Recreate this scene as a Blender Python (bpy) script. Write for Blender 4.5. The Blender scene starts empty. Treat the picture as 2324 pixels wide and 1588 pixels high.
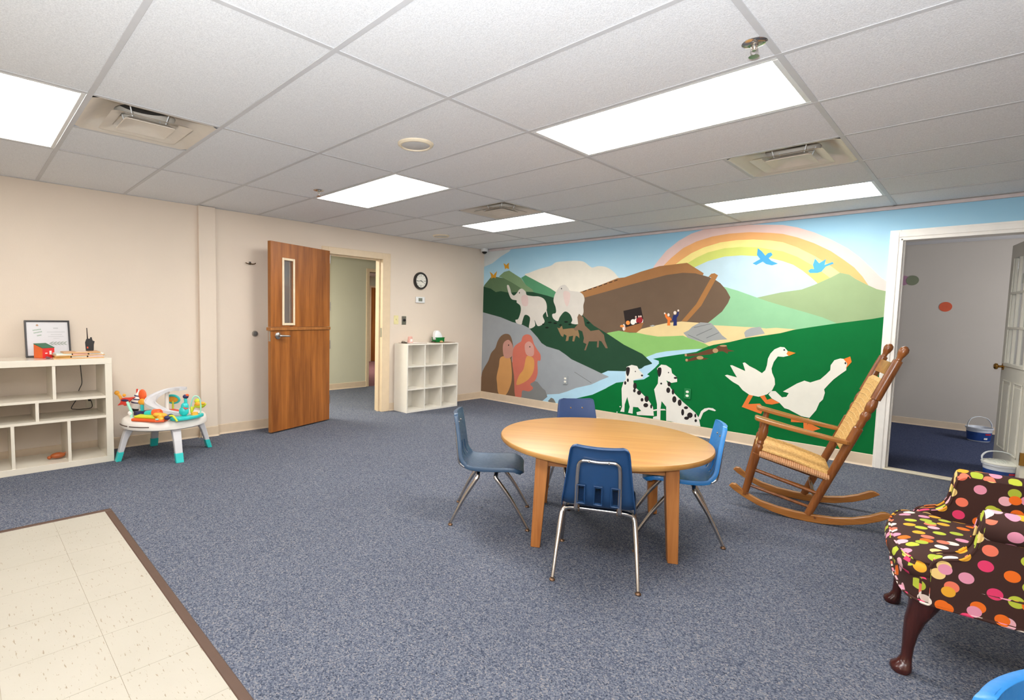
import bpy, math, random
from mathutils import Vector, Matrix

random.seed(7)
scene = bpy.context.scene
COL = scene.collection
PI = math.pi

# ------------------------------------------------------------------ camera
# room axes: x away from the beige wall, y towards the mural wall, z up (metres)
cam_data = bpy.data.cameras.new('camera')
cam = bpy.data.objects.new('camera', cam_data)
COL.objects.link(cam)
YAW, PITCH, ROLL = 0.8057, -0.0707, 0.0207
fw = Vector((-math.sin(YAW) * math.cos(PITCH), math.cos(YAW) * math.cos(PITCH), math.sin(PITCH)))
r0 = Vector((math.cos(YAW), math.sin(YAW), 0))
u0 = r0.cross(fw)
rr = r0 * math.cos(ROLL) + u0 * math.sin(ROLL)
uu = -r0 * math.sin(ROLL) + u0 * math.cos(ROLL)
m = Matrix((rr, uu, -fw)).transposed().to_4x4()
m.translation = Vector((5.4677, -0.4895, 1.2681))
cam.matrix_world = m
cam_data.sensor_width = 36.0
cam_data.lens = 1166.04 / 2324 * 36.0
cam_data.shift_x = (1162.0 - 1029.06) / 2324
cam_data.shift_y = (800.39 - 794.0) / 2324
cam_data.clip_start = 0.05
scene.camera = cam

# ------------------------------------------------------------------ world, light, exposure
world = bpy.data.worlds.new('world'); scene.world = world
world.use_nodes = True
world.node_tree.nodes['Background'].inputs['Color'].default_value = (0.05, 0.05, 0.055, 1)
world.node_tree.nodes['Background'].inputs['Strength'].default_value = 0.3
scene.view_settings.view_transform = 'Standard'
scene.view_settings.look = 'None'
scene.view_settings.gamma = 1.0
scene.view_settings.use_curve_mapping = False
scene.view_settings.exposure = 0.46
PANEL_LIGHT = 13.5          # radiance of the fluorescent panel diffusers

def lamp(name, kind, loc, energy, size=0.1, col=(1, 1, 1), aim=None, angle=None):
    d = bpy.data.lights.new(name, kind)
    d.energy = energy; d.color = col
    if kind == 'SPOT':
        d.spot_size = angle; d.spot_blend = 0.8; d.shadow_soft_size = size
    elif kind == 'AREA':
        d.size = size
    else:
        d.shadow_soft_size = size
    o = bpy.data.objects.new(name, d); COL.objects.link(o)
    o.location = loc
    if aim is not None:
        o.rotation_euler = (Vector(aim) - Vector(loc)).to_track_quat('-Z', 'Y').to_euler()
    return o
# the photographer's flash, on the camera and turned up at the ceiling
lamp('camera_flash', 'SPOT', (5.45, -0.55, 1.36), 248.0, 0.05, (0.88, 0.94, 1.0), aim=(4.75, 0.35, 2.3), angle=math.radians(150))

# area lamp added to brighten the dim room, and a ceiling panel of the hall (both out of sight)
lamp('next_room_fill', 'AREA', (7.1, 6.9, 1.4), 30.0, 1.1, (0.95, 0.96, 1.0), aim=(4.5, 7.4, 0.9))
lamp('hall_panel', 'AREA', (-1.1, 2.2, 2.28), 62.0, 0.6, (1.0, 0.97, 0.88), aim=(-1.1, 2.2, 0))
lamp('far_room_fill', 'AREA', (-4.2, 6.6, 2.28), 42.0, 0.6, (1.0, 0.97, 0.9), aim=(-4.2, 6.6, 0))  # unseen lamp added to brighten the far room

# ------------------------------------------------------------------ materials
def lin(c):
    return tuple((v / 12.92 if v <= 0.04045 else ((v + 0.055) / 1.055) ** 2.4) for v in c)
def rgb(r, g, b):
    return lin((r / 255.0, g / 255.0, b / 255.0)) + (1.0,)
MATS = {}
def new_mat(name):
    mt = bpy.data.materials.new(name); mt.use_nodes = True
    nt = mt.node_tree
    return mt, nt, nt.nodes['Principled BSDF']
def coords(nt, scale=1.0, which='Object'):
    tc = nt.nodes.new('ShaderNodeTexCoord')
    mp = nt.nodes.new('ShaderNodeMapping')
    mp.inputs['Scale'].default_value = (scale,) * 3 if not isinstance(scale, tuple) else scale
    nt.links.new(tc.outputs[which], mp.inputs['Vector'])
    return mp.outputs['Vector']
def world_coords(nt, scale=1.0):
    g = nt.nodes.new('ShaderNodeNewGeometry')
    mp = nt.nodes.new('ShaderNodeMapping')
    mp.inputs['Scale'].default_value = (scale,) * 3 if not isinstance(scale, tuple) else scale
    nt.links.new(g.outputs['Position'], mp.inputs['Vector'])
    return mp.outputs['Vector']
def noise(nt, vec, scale, detail=3.0, rough=0.55):
    n = nt.nodes.new('ShaderNodeTexNoise')
    n.inputs['Scale'].default_value = scale; n.inputs['Detail'].default_value = detail
    n.inputs['Roughness'].default_value = rough
    nt.links.new(vec, n.inputs['Vector'])
    return n
def ramp(nt, fac, stops, interp='LINEAR'):
    r = nt.nodes.new('ShaderNodeValToRGB')
    r.color_ramp.interpolation = interp
    e = r.color_ramp.elements
    e[0].position, e[0].color = stops[0]
    e[1].position, e[1].color = stops[-1]
    for p, c in stops[1:-1]:
        x = e.new(p); x.color = c
    nt.links.new(fac, r.inputs['Fac'])
    return r.outputs['Color']
def bump(nt, bs, height, strength, dist=0.002):
    b = nt.nodes.new('ShaderNodeBump')
    b.inputs['Strength'].default_value = strength; b.inputs['Distance'].default_value = dist
    nt.links.new(height, b.inputs['Height'])
    nt.links.new(b.outputs['Normal'], bs.inputs['Normal'])
def shade(c, k):
    return (min(1, c[0] * k), min(1, c[1] * k), min(1, c[2] * k), 1.0)
def plain(name, c, rough=0.5, metal=0.0, var=0.06, vscale=14.0, bmp=0.0, bscale=250.0, spec=0.5):
    """a procedural paint / plastic / metal: base colour with a faint mottling, optional fine relief"""
    if name in MATS: return MATS[name]
    mt, nt, bs = new_mat(name)
    v = coords(nt)
    n = noise(nt, v, vscale)
    col = ramp(nt, n.outputs['Fac'], [(0.3, shade(c, 1 - var)), (0.7, shade(c, 1 + var))])
    nt.links.new(col, bs.inputs['Base Color'])
    bs.inputs['Roughness'].default_value = rough
    bs.inputs['Metallic'].default_value = metal
    bs.inputs['Specular IOR Level'].default_value = spec
    if bmp:
        n2 = noise(nt, v, bscale, 2.0)
        bump(nt, bs, n2.outputs['Fac'], bmp)
    MATS[name] = mt
    return mt
def wood(name, c1, c2, axis='Z', rough=0.4, scale=1.0, fine=1.0):
    """grain stretched along one local axis"""
    if name in MATS: return MATS[name]
    mt, nt, bs = new_mat(name)
    s = {'X': (1.2, 16, 16), 'Y': (16, 1.2, 16), 'Z': (16, 16, 1.2)}[axis]
    v = coords(nt, tuple(k * scale for k in s))
    n = noise(nt, v, 1.6, 5.0, 0.6)
    s2 = tuple(k * 5 if k > 2 else k * 2 for k in s)
    n2 = noise(nt, coords(nt, tuple(k * scale for k in s2)), 2.0, 3.0, 0.6)
    mx = nt.nodes.new('ShaderNodeMath'); mx.operation = 'MULTIPLY_ADD'
    mx.inputs[1].default_value = 0.35 * fine; nt.links.new(n2.outputs['Fac'], mx.inputs[0])
    nt.links.new(n.outputs['Fac'], mx.inputs[2])
    col = ramp(nt, mx.outputs[0], [(0.45, c1), (0.9, c2)])
    nt.links.new(col, bs.inputs['Base Color'])
    bs.inputs['Roughness'].default_value = rough
    MATS[name] = mt
    return mt
def glow(name, c, strength):
    mt, nt, bs = new_mat(name)
    bs.inputs['Base Color'].default_value = c
    n = noise(nt, coords(nt), 3.0)
    col = ramp(nt, n.outputs['Fac'], [(0.2, shade(c, 0.97)), (0.8, c)])
    nt.links.new(col, bs.inputs['Emission Color'])
    bs.inputs['Emission Strength'].default_value = strength
    return mt

# ------------------------------------------------------------------ mesh helpers
class MB:
    """collects shapes; build() links them as one mesh object"""
    def __init__(s): s.v = []; s.f = []; s.uv = None
    def add(s, vs, fs):
        b = len(s.v); s.v += [tuple(p) for p in vs]; s.f += [tuple(i + b for i in f) for f in fs]; return s
    def box(s, x0, x1, y0, y1, z0, z1):
        vs = [(x0, y0, z0), (x1, y0, z0), (x1, y1, z0), (x0, y1, z0), (x0, y0, z1), (x1, y0, z1), (x1, y1, z1), (x0, y1, z1)]
        return s.add(vs, [(0, 3, 2, 1), (4, 5, 6, 7), (0, 1, 5, 4), (1, 2, 6, 5), (2, 3, 7, 6), (3, 0, 4, 7)])
    def hexa(s, bot, top):
        return s.add(list(bot) + list(top), [(3, 2, 1, 0), (4, 5, 6, 7), (0, 1, 5, 4), (1, 2, 6, 5), (2, 3, 7, 6), (3, 0, 4, 7)])
    def rings(s, rings, cap=True, closed=False):
        n = len(rings[0]); vs = [p for r in rings for p in r]; fs = []
        R = len(rings)
        for i in range(R - (0 if closed else 1)):
            j = (i + 1) % R
            for k in range(n):
                l = (k + 1) % n
                fs.append((i * n + k, i * n + l, j * n + l, j * n + k))
        if cap and not closed:
            fs.append(tuple(range(n - 1, -1, -1))); fs.append(tuple((R - 1) * n + k for k in range(n)))
        return s.add(vs, fs)
    def tube(s, pts, r, seg=10, cap=True, closed=False):
        pts = [Vector(p) for p in pts]; n = len(pts)
        rad = r if isinstance(r, (list, tuple)) else [r] * n
        up = None; rings = []
        for i, p in enumerate(pts):
            if closed: t = pts[(i + 1) % n] - pts[i - 1]
            else: t = pts[min(i + 1, n - 1)] - pts[max(i - 1, 0)]
            t.normalize()
            if up is None:
                up = Vector((0, 0, 1)) if abs(t.z) < 0.9 else Vector((1, 0, 0))
            a = t.cross(up)
            if a.length < 1e-6: a = t.orthogonal()
            a.normalize(); b = a.cross(t); b.normalize(); up = b
            rings.append([p + (a * math.cos(2 * PI * k / seg) + b * math.sin(2 * PI * k / seg)) * rad[i] for k in range(seg)])
        return s.rings(rings, cap, closed)
    def lathe(s, p0, p1, prof, seg=16):
        """prof: (t along p0..p1, radius)"""
        p0, p1 = Vector(p0), Vector(p1); ax = p1 - p0
        a = ax.orthogonal().normalized(); b = ax.normalized().cross(a)
        rings = [[p0 + ax * t + (a * math.cos(2 * PI * k / seg) + b * math.sin(2 * PI * k / seg)) * max(r, 1e-4) for k in range(seg)] for t, r in prof]
        return s.rings(rings)
    def prism(s, poly, z0, z1, frame=None):
        """2-D outline pushed from z0 to z1; frame maps (a, b, c) to a point"""
        fr = frame or (lambda a, b, c: (a, b, c))
        n = len(poly)
        vs = [fr(a, b, z0) for a, b in poly] + [fr(a, b, z1) for a, b in poly]
        fs = [tuple(range(n - 1, -1, -1)), tuple(range(n, 2 * n))] + [(k, (k + 1) % n, n + (k + 1) % n, n + k) for k in range(n)]
        return s.add(vs, fs)
    def ball(s, c, r, seg=12, rings=8):
        rx, ry, rz = r if isinstance(r, tuple) else (r, r, r)
        rg = []
        for i in range(rings + 1):
            t = PI * i / rings; q = max(math.sin(t), 0.02)
            rg.append([(c[0] + rx * q * math.cos(2 * PI * k / seg), c[1] + ry * q * math.sin(2 * PI * k / seg), c[2] - rz * math.cos(t)) for k in range(seg)])
        return s.rings(rg)
    def build(s, name, mat, parent=None, smooth=False, bevel=0.0, seg=2, angle=35):
        me = bpy.data.meshes.new(name)
        me.from_pydata([tuple(p) for p in s.v], [], s.f); me.update()
        o = link(name, me, mat, parent)
        if smooth:
            me.shade_smooth()
            try: me.set_sharp_from_angle(angle=math.radians(angle))
            except Exception: pass
        if bevel:
            md = o.modifiers.new('bevel', 'BEVEL'); md.width = bevel; md.segments = seg; md.limit_method = 'ANGLE'; md.angle_limit = math.radians(40)
        return o
def link(name, me, mat, parent=None):
    o = bpy.data.objects.new(name, me); COL.objects.link(o)
    if mat is not None and not me.materials: me.materials.append(mat)
    if parent is not None: o.parent = parent
    return o
def tag(o, label=None, cat=None, group=None, kind=None):
    if label: o['label'] = label
    if cat: o['category'] = cat
    if group: o['group'] = group
    if kind: o['kind'] = kind
    return o
def thing(name, label, cat, loc=(0, 0, 0), rz=0.0, group=None):
    o = bpy.data.objects.new(name, None); COL.objects.link(o)
    o.empty_display_size = 0.1
    o.location = loc; o.rotation_euler = (0, 0, rz)
    return tag(o, label, cat, group)
def struct(o): o['kind'] = 'structure'; return o
def bx(name, mat, parent, x0, x1, y0, y1, z0, z1, bevel=0.0):
    return MB().box(x0, x1, y0, y1, z0, z1).build(name, mat, parent, bevel=bevel)
def spline(pts, n=6, closed=False):
    """Catmull-Rom through the points (any dimension)"""
    P = [tuple(p) for p in pts]; N = len(P); out = []
    for i in range(N if closed else N - 1):
        if closed: a, b, c, d = P[i - 1], P[i], P[(i + 1) % N], P[(i + 2) % N]
        else: a, b, c, d = P[max(i - 1, 0)], P[i], P[i + 1], P[min(i + 2, N - 1)]
        for k in range(n):
            t = k / n
            out.append(tuple(0.5 * (2 * q + (r - p) * t + (2 * p - 5 * q + 4 * r - s_) * t * t + (3 * q - p - 3 * r + s_) * t ** 3) for p, q, r, s_ in zip(a, b, c, d)))
    if not closed: out.append(P[-1])
    return out
def circle(cx, cy, r, n=24, ry=None):
    return [(cx + r * math.cos(2 * PI * k / n), cy + (ry or r) * math.sin(2 * PI * k / n)) for k in range(n)]
# ------------------------------------------------------------------ dimensions
HC = 2.30                 # ceiling
YM = 5.379                # mural wall
XR, YB = 7.27, -3.05      # far right wall and wall behind the camera
TP, TQ = 0.6096, 1.2192   # ceiling grid
QX = [0.0] + [1.1764 + TQ * k for k in range(5)] + [XR]
PY = [TP * k for k in range(-5, 9)] + [YM]

# ------------------------------------------------------------------ surface materials
def carpet(name, cols, base=None):
    mt, nt, bs = new_mat(name)
    v = world_coords(nt)
    vo = nt.nodes.new('ShaderNodeTexVoronoi'); vo.inputs['Scale'].default_value = 215
    nt.links.new(v, vo.inputs['Vector'])
    sep = nt.nodes.new('ShaderNodeSeparateColor'); nt.links.new(vo.outputs['Color'], sep.inputs['Color'])
    n = noise(nt, v, 70.0, 3.0, 0.7)
    ad = nt.nodes.new('ShaderNodeMath'); ad.operation = 'MULTIPLY_ADD'
    ad.inputs[1].default_value = 0.62; nt.links.new(sep.outputs['Red'], ad.inputs[0])
    sc = nt.nodes.new('ShaderNodeMath'); sc.operation = 'MULTIPLY'; sc.inputs[1].default_value = 0.38
    nt.links.new(n.outputs['Fac'], sc.inputs[0]); nt.links.new(sc.outputs[0], ad.inputs[2])
    k = len(cols)
    col = ramp(nt, ad.outputs[0], [(0.12 + 0.76 * i / (k - 1), c) for i, c in enumerate(cols)])
    big = noise(nt, v, 1.1, 3.0)
    mix = nt.nodes.new('ShaderNodeMix'); mix.data_type = 'RGBA'; mix.blend_type = 'MULTIPLY'
    mix.inputs['Factor'].default_value = 0.35
    nt.links.new(col, mix.inputs[6])
    nt.links.new(ramp(nt, big.outputs['Fac'], [(0.3, (0.72, 0.72, 0.74, 1)), (0.7, (1, 1, 1, 1))]), mix.inputs[7])
    nt.links.new(mix.outputs[2], bs.inputs['Base Color'])
    bs.inputs['Roughness'].default_value = 0.95
    bs.inputs['Specular IOR Level'].default_value = 0.1
    bump(nt, bs, vo.outputs['Distance'], 0.7, 0.004)
    return mt
CARPET = carpet('carpet_blue_grey', [rgb(46, 51, 64), rgb(80, 87, 103), rgb(99, 105, 119), rgb(119, 122, 132), rgb(156, 149, 143)])
CARPET_PINK = carpet('carpet_rose', [rgb(120, 80, 84), rgb(150, 105, 106), rgb(168, 125, 124)])
def wallpaint(name, c):
    mt, nt, bs = new_mat(name)
    v = world_coords(nt)
    n = noise(nt, v, 1.3, 4.0)
    nt.links.new(ramp(nt, n.outputs['Fac'], [(0.3, shade(c, 0.97)), (0.7, shade(c, 1.02))]), bs.inputs['Base Color'])
    n2 = noise(nt, world_coords(nt, (1, 1, 0.35)), 160, 3.0, 0.6)
    bump(nt, bs, n2.outputs['Fac'], 0.25, 0.002)
    bs.inputs['Roughness'].default_value = 0.7
    bs.inputs['Specular IOR Level'].default_value = 0.25
    return mt
WALL = wallpaint('wall_beige', rgb(222, 207, 190))
HALLWALL = wallpaint('wall_hall', rgb(205, 203, 180))
NEXTWALL = wallpaint('wall_next_room', rgb(196, 188, 178))
BASE = plain('cove_base_vinyl', rgb(213, 192, 165), 0.45, var=0.03)
DOORTRIM = plain('door_trim_paint', rgb(222, 199, 166), 0.4, var=0.03)
WHITETRIM = plain('white_trim_paint', rgb(235, 230, 222), 0.35, var=0.03)
def tilemat():
    mt, nt, bs = new_mat('ceiling_tile_mineral')
    v = world_coords(nt)
    n = noise(nt, v, 190, 4.0, 0.75)
    nt.links.new(ramp(nt, n.outputs['Fac'], [(0.3, rgb(214, 214, 215)), (0.55, rgb(236, 236, 237)), (0.72, rgb(248, 248, 249))]), bs.inputs['Base Color'])
    bump(nt, bs, n.outputs['Fac'], 0.6, 0.003)
    bs.inputs['Roughness'].default_value = 0.9; bs.inputs['Specular IOR Level'].default_value = 0.15
    return mt
TILE = tilemat()
GRID = plain('ceiling_grid_metal', rgb(200, 199, 200), 0.5, var=0.02)
def vinylmat():
    mt, nt, bs = new_mat('vinyl_tile_cream')
    v = world_coords(nt)
    n = noise(nt, world_coords(nt, (9, 42, 1)), 2.4, 4.0, 0.7)
    n2 = noise(nt, v, 5.0, 3.0)
    a = ramp(nt, n.outputs['Fac'], [(0.0, rgb(180, 173, 159)), (0.61, rgb(181, 175, 162)), (0.65, rgb(150, 134, 112)), (0.74, rgb(122, 104, 84))])
    mix = nt.nodes.new('ShaderNodeMix'); mix.data_type = 'RGBA'; mix.blend_type = 'MULTIPLY'; mix.inputs['Factor'].default_value = 0.5
    nt.links.new(a, mix.inputs[6]); nt.links.new(ramp(nt, n2.outputs['Fac'], [(0.3, (0.9, 0.9, 0.88, 1)), (0.7, (1, 1, 1, 1))]), mix.inputs[7])
    nt.links.new(mix.outputs[2], bs.inputs['Base Color'])
    bs.inputs['Roughness'].default_value = 0.34
    return mt
VINYL = vinylmat()
VINYLJOINT = plain('vinyl_joint', rgb(150, 132, 108), 0.8)
STRIP = plain('brown_rubber_strip', rgb(84, 62, 50), 0.55, var=0.06)

# ------------------------------------------------------------------ floor
floor = struct(bx('floor', CARPET, None, 0, XR, YB, YM, -0.1, 0.0))
VX0, VY1 = 1.70, 0.125
bed = bx('vinyl_bed', VINYLJOINT, floor, VX0 - 0.03, 5.6, YB + 0.01, VY1 + 0.02, -0.004, 0.0012)
vs = {}
xe = [VX0] + [2.245 - 0.3048 + 0.3048 * k for k in range(0, 13)]
ye = [VY1] + [-0.131 - 0.3048 * k for k in range(0, 10)]
for i in range(len(xe) - 1):
    for j in range(len(ye) - 1):
        w, h = xe[i + 1] - xe[i], ye[j] - ye[j + 1]
        key = (round(w, 3), round(h, 3))
        if key not in vs:
            b = MB().box(-w / 2 + .0006, w / 2 - .0006, -h / 2 + .0006, h / 2 - .0006, 0, 0.0022)
            t = b.build('vinyl_tile', VINYL, floor); vs[key] = t.data
        else:
            t = link('vinyl_tile', vs[key], VINYL, floor)
        t.location = ((xe[i] + xe[i + 1]) / 2, (ye[j] + ye[j + 1]) / 2, 0.0005)
def edge_strip(name, x0, x1, y0, y1):
    return MB().hexa([(x0, y0, 0), (x1, y0, 0), (x1, y1, 0), (x0, y1, 0)],
                     [(x0 + .006, y0 + .006, .006), (x1 - .006, y0 + .006, .006), (x1 - .006, y1 - .006, .006), (x0 + .006, y1 - .006, .006)]).build(name, STRIP, floor, bevel=0.002)
edge_strip('edge_strip', VX0 - 0.038, VX0 + 0.004, YB + .02, VY1 + 0.04)
edge_strip('edge_strip', VX0 + 0.004, 5.6, VY1 - 0.003, VY1 + 0.04)

# ------------------------------------------------------------------ walls
wl = MB()                                                   # beige wall, doorway y 2.665..3.465, z 0..1.985
DY0, DY1, DZ = 2.665, 3.465, 1.985
wl.box(-0.13, 0, YB - .12, DY0, 0, HC + .05); wl.box(-0.13, 0, DY1, YM + .12, 0, HC + .05); wl.box(-0.13, 0, DY0, DY1, DZ, HC + .05)
wall_left = struct(wl.build('wall_left', WALL))
pil = MB().box(0, 0.045, 1.225, 1.385, 0, HC).build('pilaster', WALL, wall_left, bevel=0.004)
MX0, MX1, MZ = 4.888, 5.742, 2.012                          # doorway in the mural wall
SKYWALL = plain('wall_behind_mural', rgb(200, 205, 208), 0.6)
wm = MB()
wm.box(0, MX0, YM, YM + .12, 0, HC + .05); wm.box(MX1, XR + .12, YM, YM + .12, 0, HC + .05); wm.box(MX0, MX1, YM, YM + .12, MZ, HC + .05)
wall_back = struct(wm.build('wall_back', NEXTWALL))
struct(bx('wall_right', WALL, None, XR, XR + .12, YB - .12, YM, 0, HC + .05))
struct(bx('wall_front', WALL, None, 0, XR, YB - .12, YB, 0, HC + .05))

def base_run(name, pts, h=0.1, d=0.011):
    """cove base along a floor line; pts in order, room on the left of travel"""
    m_ = MB()
    for (xa, ya), (xb, yb) in zip(pts[:-1], pts[1:]):
        L = math.hypot(xb - xa, yb - ya); tx, ty = (xb - xa) / L, (yb - ya) / L; nx, ny = -ty, tx
        prof = [(0, 0), (d + .01, 0), (d + .004, .006), (d, .016), (d * .7, h - .004), (d * .35, h), (0, h)]
        ra = [(xa + nx * a - tx * 0, ya + ny * a - ty * 0, b) for a, b in prof]
        rb = [(xb + nx * a, yb + ny * a, b) for a, b in prof]
        m_.rings([ra, rb])
    return struct(m_.build(name, BASE))
base_run('baseboard_left', [(0, DY0 - .08), (0, 1.385)][0:2])
base_run('baseboard_pilaster', [(0.0, 1.387), (0.047, 1.387), (0.047, 1.223), (0.0, 1.223)])
base_run('baseboard_left', [(0, 1.223), (0, YB)])
base_run('baseboard_left', [(0, YM), (0, DY1 + .12)])
base_run('baseboard_back', [(4.82, YM), (0, YM)], 0.11)

# beige doorway: frame and casing
def casing(name, mat, parent, x0, x1, y0, y1, z0, z1): return bx(name, mat, parent, x0, x1, y0, y1, z0, z1, bevel=0.004)
tr = MB()
tr.box(-.145, .018, DY0 - .075, DY0 + .006, 0, DZ + .075); tr.box(-.145, .018, DY1 - .006, DY1 + .115, 0, DZ + .075)
tr.box(-.145, .018, DY0 + .006, DY1 - .006, DZ - .006, DZ + .075)
trim_1 = struct(tr.build('trim_1', DOORTRIM, bevel=0.004))
st = MB(); st.box(-.09, -.045, DY1 - .022, DY1 - .004, 0, DZ - .02); st.box(-.09, -.045, DY0 + .004, DY0 + .022, 0, DZ - .02); st.box(-.09, -.045, DY0 + .004, DY1 - .004, DZ - .02, DZ - .004)
st.build('door_stop', DOORTRIM, trim_1)
STEEL = plain('brushed_steel', rgb(178, 176, 172), 0.32, 1.0, var=0.08)
DARKSTEEL = plain('dark_steel', rgb(95, 90, 86), 0.4, 1.0, var=0.08)
bx('strike_plate', STEEL, trim_1, -.03, .006, DY1 - .0078, DY1 - .0055, 0.98, 1.1)

# mural doorway: white frame, casing, threshold
tm = MB()
prof_c = [(0.0, 0.074), (0.0, 0.0)]
tm.box(MX0 - .074, MX0, YM - .018, YM, 0, MZ + .074); tm.box(MX0 - .058, MX0 - .012, YM - .024, YM - .018, 0, MZ + .058)
tm.box(MX1, MX1 + .074, YM - .018, YM, 0, MZ + .074)
tm.box(MX0, MX1, YM - .018, YM, MZ, MZ + .074); tm.box(MX0 - .012, MX1 + .012, YM - .024, YM - .018, MZ + .012, MZ + .058)
tm.box(MX0 - .002, MX0 + .016, YM - .02, YM + .13, 0, MZ); tm.box(MX1 - .016, MX1 + .002, YM - .02, YM + .13, 0, MZ); tm.box(MX0, MX1, YM - .02, YM + .13, MZ - .016, MZ + .002)
tm.box(MX0 + .016, MX0 + .028, YM + .03, YM + .06, 0, MZ - .016)
trim_2 = struct(tm.build('trim_2', WHITETRIM, bevel=0.003))
thr = MB().box(MX0, MX1, YM - .03, YM + .06, 0, 0.014).build('threshold', plain('threshold_paint', rgb(214, 205, 182), 0.5), trim_2, bevel=0.005)
bx('carpet_bar', plain('carpet_bar_brass', rgb(110, 84, 62), 0.5), trim_2, MX0, MX1, YM + .06, YM + .09, 0, 0.008)
# moulding along the top of the mural wall
mo = MB(); mo.box(0, XR, YM - .022, YM, HC - .034, HC - .006)
struct(mo.build('trim_3', plain('top_moulding', rgb(205, 192, 190), 0.5), bevel=0.004))

# ------------------------------------------------------------------ hall behind the beige doorway
struct(bx('floor_hall', CARPET, None, -2.1, 0, 1.0, 7.6, -0.1, -0.001))
hw = MB(); hw.box(-2.2, -2.1, 1.0, 4.70, 0, HC); hw.box(-2.2, -2.1, 5.56, 7.6, 0, HC); hw.box(-2.2, -2.1, 4.70, 5.56, 2.01, HC)
struct(hw.build('wall_hall', HALLWALL))
hs = MB(); hs.box(-2.2, -.13, 0.9, 1.0, 0, HC); hs.box(-2.2, -.13, 7.6, 7.7, 0, HC)
struct(hs.build('wall_hall_end', HALLWALL))
base_run('baseboard_hall', [(-2.1, 4.64), (-2.1, 1.0)])
struct(bx('ceiling_hall', TILE, None, -2.2, -.13, 1.0, 7.6, HC, HC + .05))
th = MB(); th.box(-2.21, -2.085, 4.64, 4.70, 0, 2.07); th.box(-2.21, -2.085, 5.56, 5.62, 0, 2.07); th.box(-2.21, -2.085, 4.70, 5.56, 2.01, 2.07)
struct(th.build('trim_4', DOORTRIM, bevel=0.004))
# rose-carpeted room beyond the hall
struct(bx('floor_far_room', CARPET_PINK, None, -6.2, -2.1, 3.6, 9.2, -0.1, -0.001))
fr = MB(); fr.box(-6.3, -6.2, 3.6, 9.2, 0, HC); fr.box(-6.2, -2.2, 3.5, 3.6, 0, HC); fr.box(-6.2, -2.2, 9.2, 9.3, 0, HC)
struct(fr.build('wall_far_room', HALLWALL))
struct(bx('ceiling_far_room', TILE, None, -6.3, -2.2, 3.5, 9.3, HC, HC + .05))

# ------------------------------------------------------------------ dim room behind the mural doorway
CARPET_NEXT = carpet('carpet_navy', [rgb(42, 48, 72), rgb(62, 70, 98), rgb(76, 84, 110), rgb(92, 97, 118)])
struct(bx('floor_next_room', CARPET_NEXT, None, 3.2, 7.2, YM, 8.35, -0.1, -0.001))
nr = MB(); nr.box(3.2, 7.2, 8.35, 8.45, 0, HC); nr.box(3.1, 3.2, YM + .12, 8.45, 0, HC); nr.box(7.2, 7.3, YM + .12, 8.45, 0, HC)
struct(nr.build('wall_next_room', NEXTWALL))
base_run('baseboard_next_room', [(7.2, 8.35), (3.2, 8.35)], 0.085)
struct(bx('ceiling_next_room', TILE, None, 3.1, 7.3, YM, 8.45, HC + .0, HC + .05))

# ------------------------------------------------------------------ ceiling: grid of bars with lay-in tiles
ceil_deck = struct(bx('ceiling', plain('ceiling_void', rgb(90, 88, 86), 0.9), None, -.13, XR + .12, YB - .12, YM + .12, HC + .22, HC + .25))
bars = {}
def bar(length, horizontal):
    m_ = MB()
    L = length / 2
    if horizontal: m_.box(-L, L, -.012, .012, 0, .003).box(-L, L, -.003, .003, .003, .035)
    else: m_.box(-.012, .012, -L, L, 0, .003).box(-.003, .003, -L, L, .003, .035)
    return m_
# main bars run along x (at each PY), cross bars along y (at each QX)
for y in PY[1:-1]:
    o = bar(XR, True).build('grid_bar', GRID, ceil_deck, bevel=0.0008, seg=1); o.location = (XR / 2, y, HC - .0005)
for x in QX[1:-1]:
    o = bar(YM - YB, False).build('grid_bar', GRID, ceil_deck, bevel=0.0008, seg=1); o.location = (x, (YM + YB) / 2, HC)
for (x0, x1, y0, y1) in ((0, .022, YB, YM), (0, XR, YM - .022, YM)):
    bx('wall_angle', GRID, ceil_deck, x0, x1, y0, y1, HC, HC + .003)
LIGHT_CELLS = {(1, 4), (3, 8), (1, 8), (1, 11), (3, 12), (3, 4), (5, 4), (3, 0)}
VENT_CELLS = {(1, 5): 'hi', (3, 10): 'hi', (1, 10): 'hi'}
tmesh = {}
def tile(x0, x1, y0, y1):
    w, h = x1 - x0, y1 - y0
    key = (round(w, 3), round(h, 3))
    if key not in tmesh:
        a, b = w / 2 - .006, h / 2 - .006
        t = MB().box(-a, a, -b, b, 0, .016).build('ceiling_tile', TILE, ceil_deck); tmesh[key] = t.data
    else:
        t = link('ceiling_tile', tmesh[key], TILE, ceil_deck)
    t.location = ((x0 + x1) / 2, (y0 + y1) / 2, HC + .0035)
for i in range(len(QX) - 1):
    for j in range(len(PY) - 1):
        if (i, j) in LIGHT_CELLS: continue
        if (i, j) in VENT_CELLS:
            tile(QX[i], QX[i + 1] - TP, PY[j], PY[j + 1])
            o = bar(TP, False).build('grid_bar', GRID, ceil_deck, bevel=0.0008, seg=1); o.location = (QX[i + 1] - TP, (PY[j] + PY[j + 1]) / 2, HC)
            continue
        tile(QX[i], QX[i + 1], PY[j], PY[j + 1])

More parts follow.
